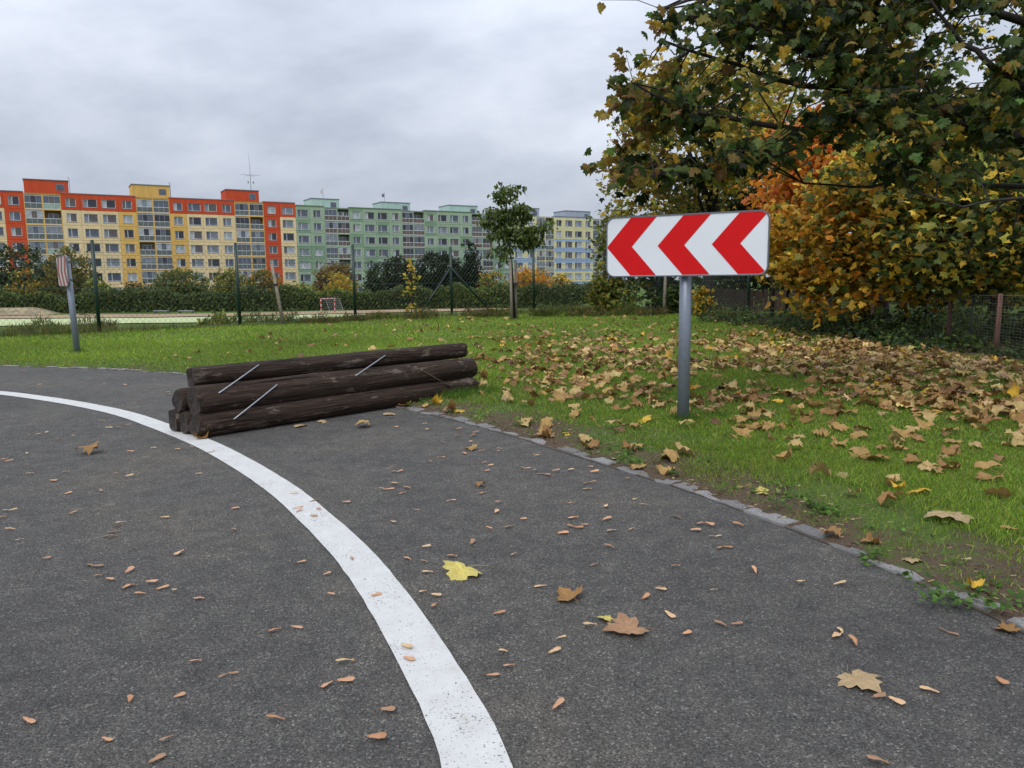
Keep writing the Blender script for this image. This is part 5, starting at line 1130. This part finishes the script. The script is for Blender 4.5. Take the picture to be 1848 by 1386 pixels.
# ---------------------------------------------------------------- maple seeds on the road
def samara(seed, pair=False):
    r = random.Random(seed); q = MB(); q2 = []
    def wing(rot):
        O = [(0, .02), (.16, .10), (.40, .10), (.68, .20), (.92, .19), (1.03, .03), (.93, -.15), (.62, -.20), (.3, -.12), (.1, -.09)]
        c, s_ = math.cos(rot), math.sin(rot); k = r.uniform(-.15, .15)
        vs = [(x*c-y*s_, x*s_+y*c, .05+.10*math.sin(x*2.6)*(.4+abs(k))+.05*(y > 0)) for x, y in O]; n_ = len(vs)
        q.add(vs+[(.5*c, .5*s_, .16)], [(i, (i+1) % n_, n_) for i in range(n_)])
        q.tube([(-.06*c, -.06*s_, .05), (.05*c, .05*s_, .07), (.17*c, .17*s_, .06)], [.02, .075, .03], 6)
    wing(r.uniform(-.1, .1))
    if pair: wing(r.uniform(2.0, 2.6))
    v = np.array(q.v); tris = []
    for f in q.f:
        for k in range(1, len(f)-1): tris.append([f[0], f[k], f[k+1]])
    c = np.array([(.68, .36, .19), (.70, .45, .25), (.50, .25, .13), (.68, .48, .26), (.62, .34, .20), (.42, .24, .14)][seed % 6]); col = np.tile(c, (len(v), 1))*np.exp(np.random.default_rng(seed).normal(0, .1, len(v)))[:, None]
    return mesh_np('maple_seed', v, np.array(tris), [M_dry], col)
SMM = [samara(k) for k in range(18)]; SMP = [samara(20+k, True) for k in range(4)]
Z1 = [(320,33),(495,12),(48,115),(28,145),(340,132),(500,108),(605,185),(620,172),(590,217),(555,238),(575,243),(75,210),(118,256),(210,353),(457,390),(795,148),(1145,108),(1168,213),(908,316),(503,436),(525,453),(622,424),(608,500),(678,485),(725,470),(718,526),(775,505),(850,507),(1010,552),(1470,372),(1598,432),(1620,525),(1390,700),(1440,690),(995,860),(1128,922),(1645,962),(115,1142),(640,1065),(860,1040),(1405,1150),(505,1240),(858,1232),(738,1365),(1495,98),(1465,122),(1535,140),(1565,105),(1578,60),(1435,28)]
Z2 = [(50,73),(262,12),(362,23),(385,5),(400,110),(290,167),(585,62),(838,70),(803,127),(760,25),(760,195),(897,189),(928,157),(1115,228),(1198,198),(1230,185),(1215,148),(1195,75),(1337,162),(1400,212),(1490,203),(1280,8),(1505,55),(1555,86),(445,295),(683,284),(615,343),(910,327),(1390,302),(1313,378),(468,370),(495,421),(388,358),(465,512),(490,530),(517,574),(795,627),(1055,487),(1305,685),(1533,553),(1645,613),(1600,500),(1645,495),(1115,745),(1070,822),(865,815),(898,880),(763,930),(1092,1098),(238,1100),(175,1238),(342,783),(352,843),(105,862),(25,958),(100,360),(195,538)]
Z3 = [(73,200),(198,225),(372,237),(123,258),(123,270),(242,288),(278,335),(70,427),(433,462),(665,503),(803,516),(248,541),(10,530),(10,645),(85,752),(290,713),(315,705),(797,767),(845,748),(910,808),(1345,742),(1575,960),(1300,1030),(990,1055),(1065,1055),(1060,1370)]
Z4 = [(35,280),(195,262),(210,295),(380,292),(403,328),(470,312),(483,328),(450,362),(320,368),(297,447),(245,475),(40,502),(55,530),(22,590),(125,620),(100,643),(145,740),(540,412),(608,415),(632,400),(435,432),(520,480),(555,495),(535,525),(810,437),(542,647),(348,687),(637,693),(597,757),(733,793),(760,512),(805,515),(873,540),(915,527),(1003,520),(1135,627),(1037,702),(1220,713),(1385,678),(1440,712),(1115,500),(1125,533),(1320,567),(1118,588),(190,947)]
Z5 = [(275,770),(375,840),(295,853),(245,860),(515,888),(650,815),(600,860),(880,795),(1020,797),(1045,772),(870,737),(225,1015),(65,1055),(35,1082),(240,1103),(575,1160),(280,1178),(415,1235),(545,1350),(835,1300),(985,1172),(1050,1200),(1060,990),(1230,1045),(1260,967),(1460,975),(1610,960),(1630,1182),(1790,992),(500,380),(315,435),(810,387),(1130,415),(1390,500),(1410,520),(1175,565),(1085,635),(1030,435),(865,428),(1295,395),(220,322),(1370,400)]
seen = []
for pts, ox, oy, k in ((Z1, 0, 880, 2.739), (Z2, 600, 880, 2.739), (Z3, 1200, 860, 2.634), (Z4, 700, 680, 3.08), (Z5, 0, 600, 4.62)):
    for (a, b) in pts:
        X_, Y_ = ox+a/k, oy+b/k
        if any(abs(X_-u)+abs(Y_-v) < 7 for u, v in seen): continue
        seen.append((X_, Y_)); g = gnd(X_, Y_, .005); pair = random.random() < .12
        o = obj('maple_seed', random.choice(SMP if pair else SMM), None, (g[0], g[1], .0065)); sc_ = random.uniform(.026, .050); o.scale = (sc_, sc_*random.uniform(.75, 1.35), sc_*random.uniform(.6, 1.5))
        az = random.gauss(.15, .6) if random.random() < .75 else random.uniform(0, 6.28)
        if random.random() < .5: az += math.pi
        o.rotation_euler = (random.gauss(0, .08), random.gauss(0, .08), az)
        zz = 'on the white line' if np.min(np.hypot(OC[:, 0]+nn_[:, 0]*.075-g[0], OC[:, 1]+nn_[:, 1]*.075-g[1])) < .08 else 'left of the white line' if np.min((OC-g[:2]) @ np.array([0, 0])) == 1 or X_ < np.interp(Y_, [705, 762, 820, 931, 1084, 1245, 1386], [0, 303, 432, 600, 746, 856, 930]) else 'between white line and kerb'
        zz += ', near the camera' if Y_ > 1100 else ', at middle distance' if Y_ > 880 else ', far up the road'
        lab = (('pair of joined maple seed wings ' if pair else 'single orange brown maple seed wing ')+zz); gr_ = ('paired' if pair else 'single')+' maple seeds '+zz
        tag(o, lab, 'seed', gr_)
print('objects', len(bpy.data.objects), 'tris', sum(len(o.data.loops)-2*len(o.data.polygons) for o in bpy.data.objects if o.type == 'MESH'))
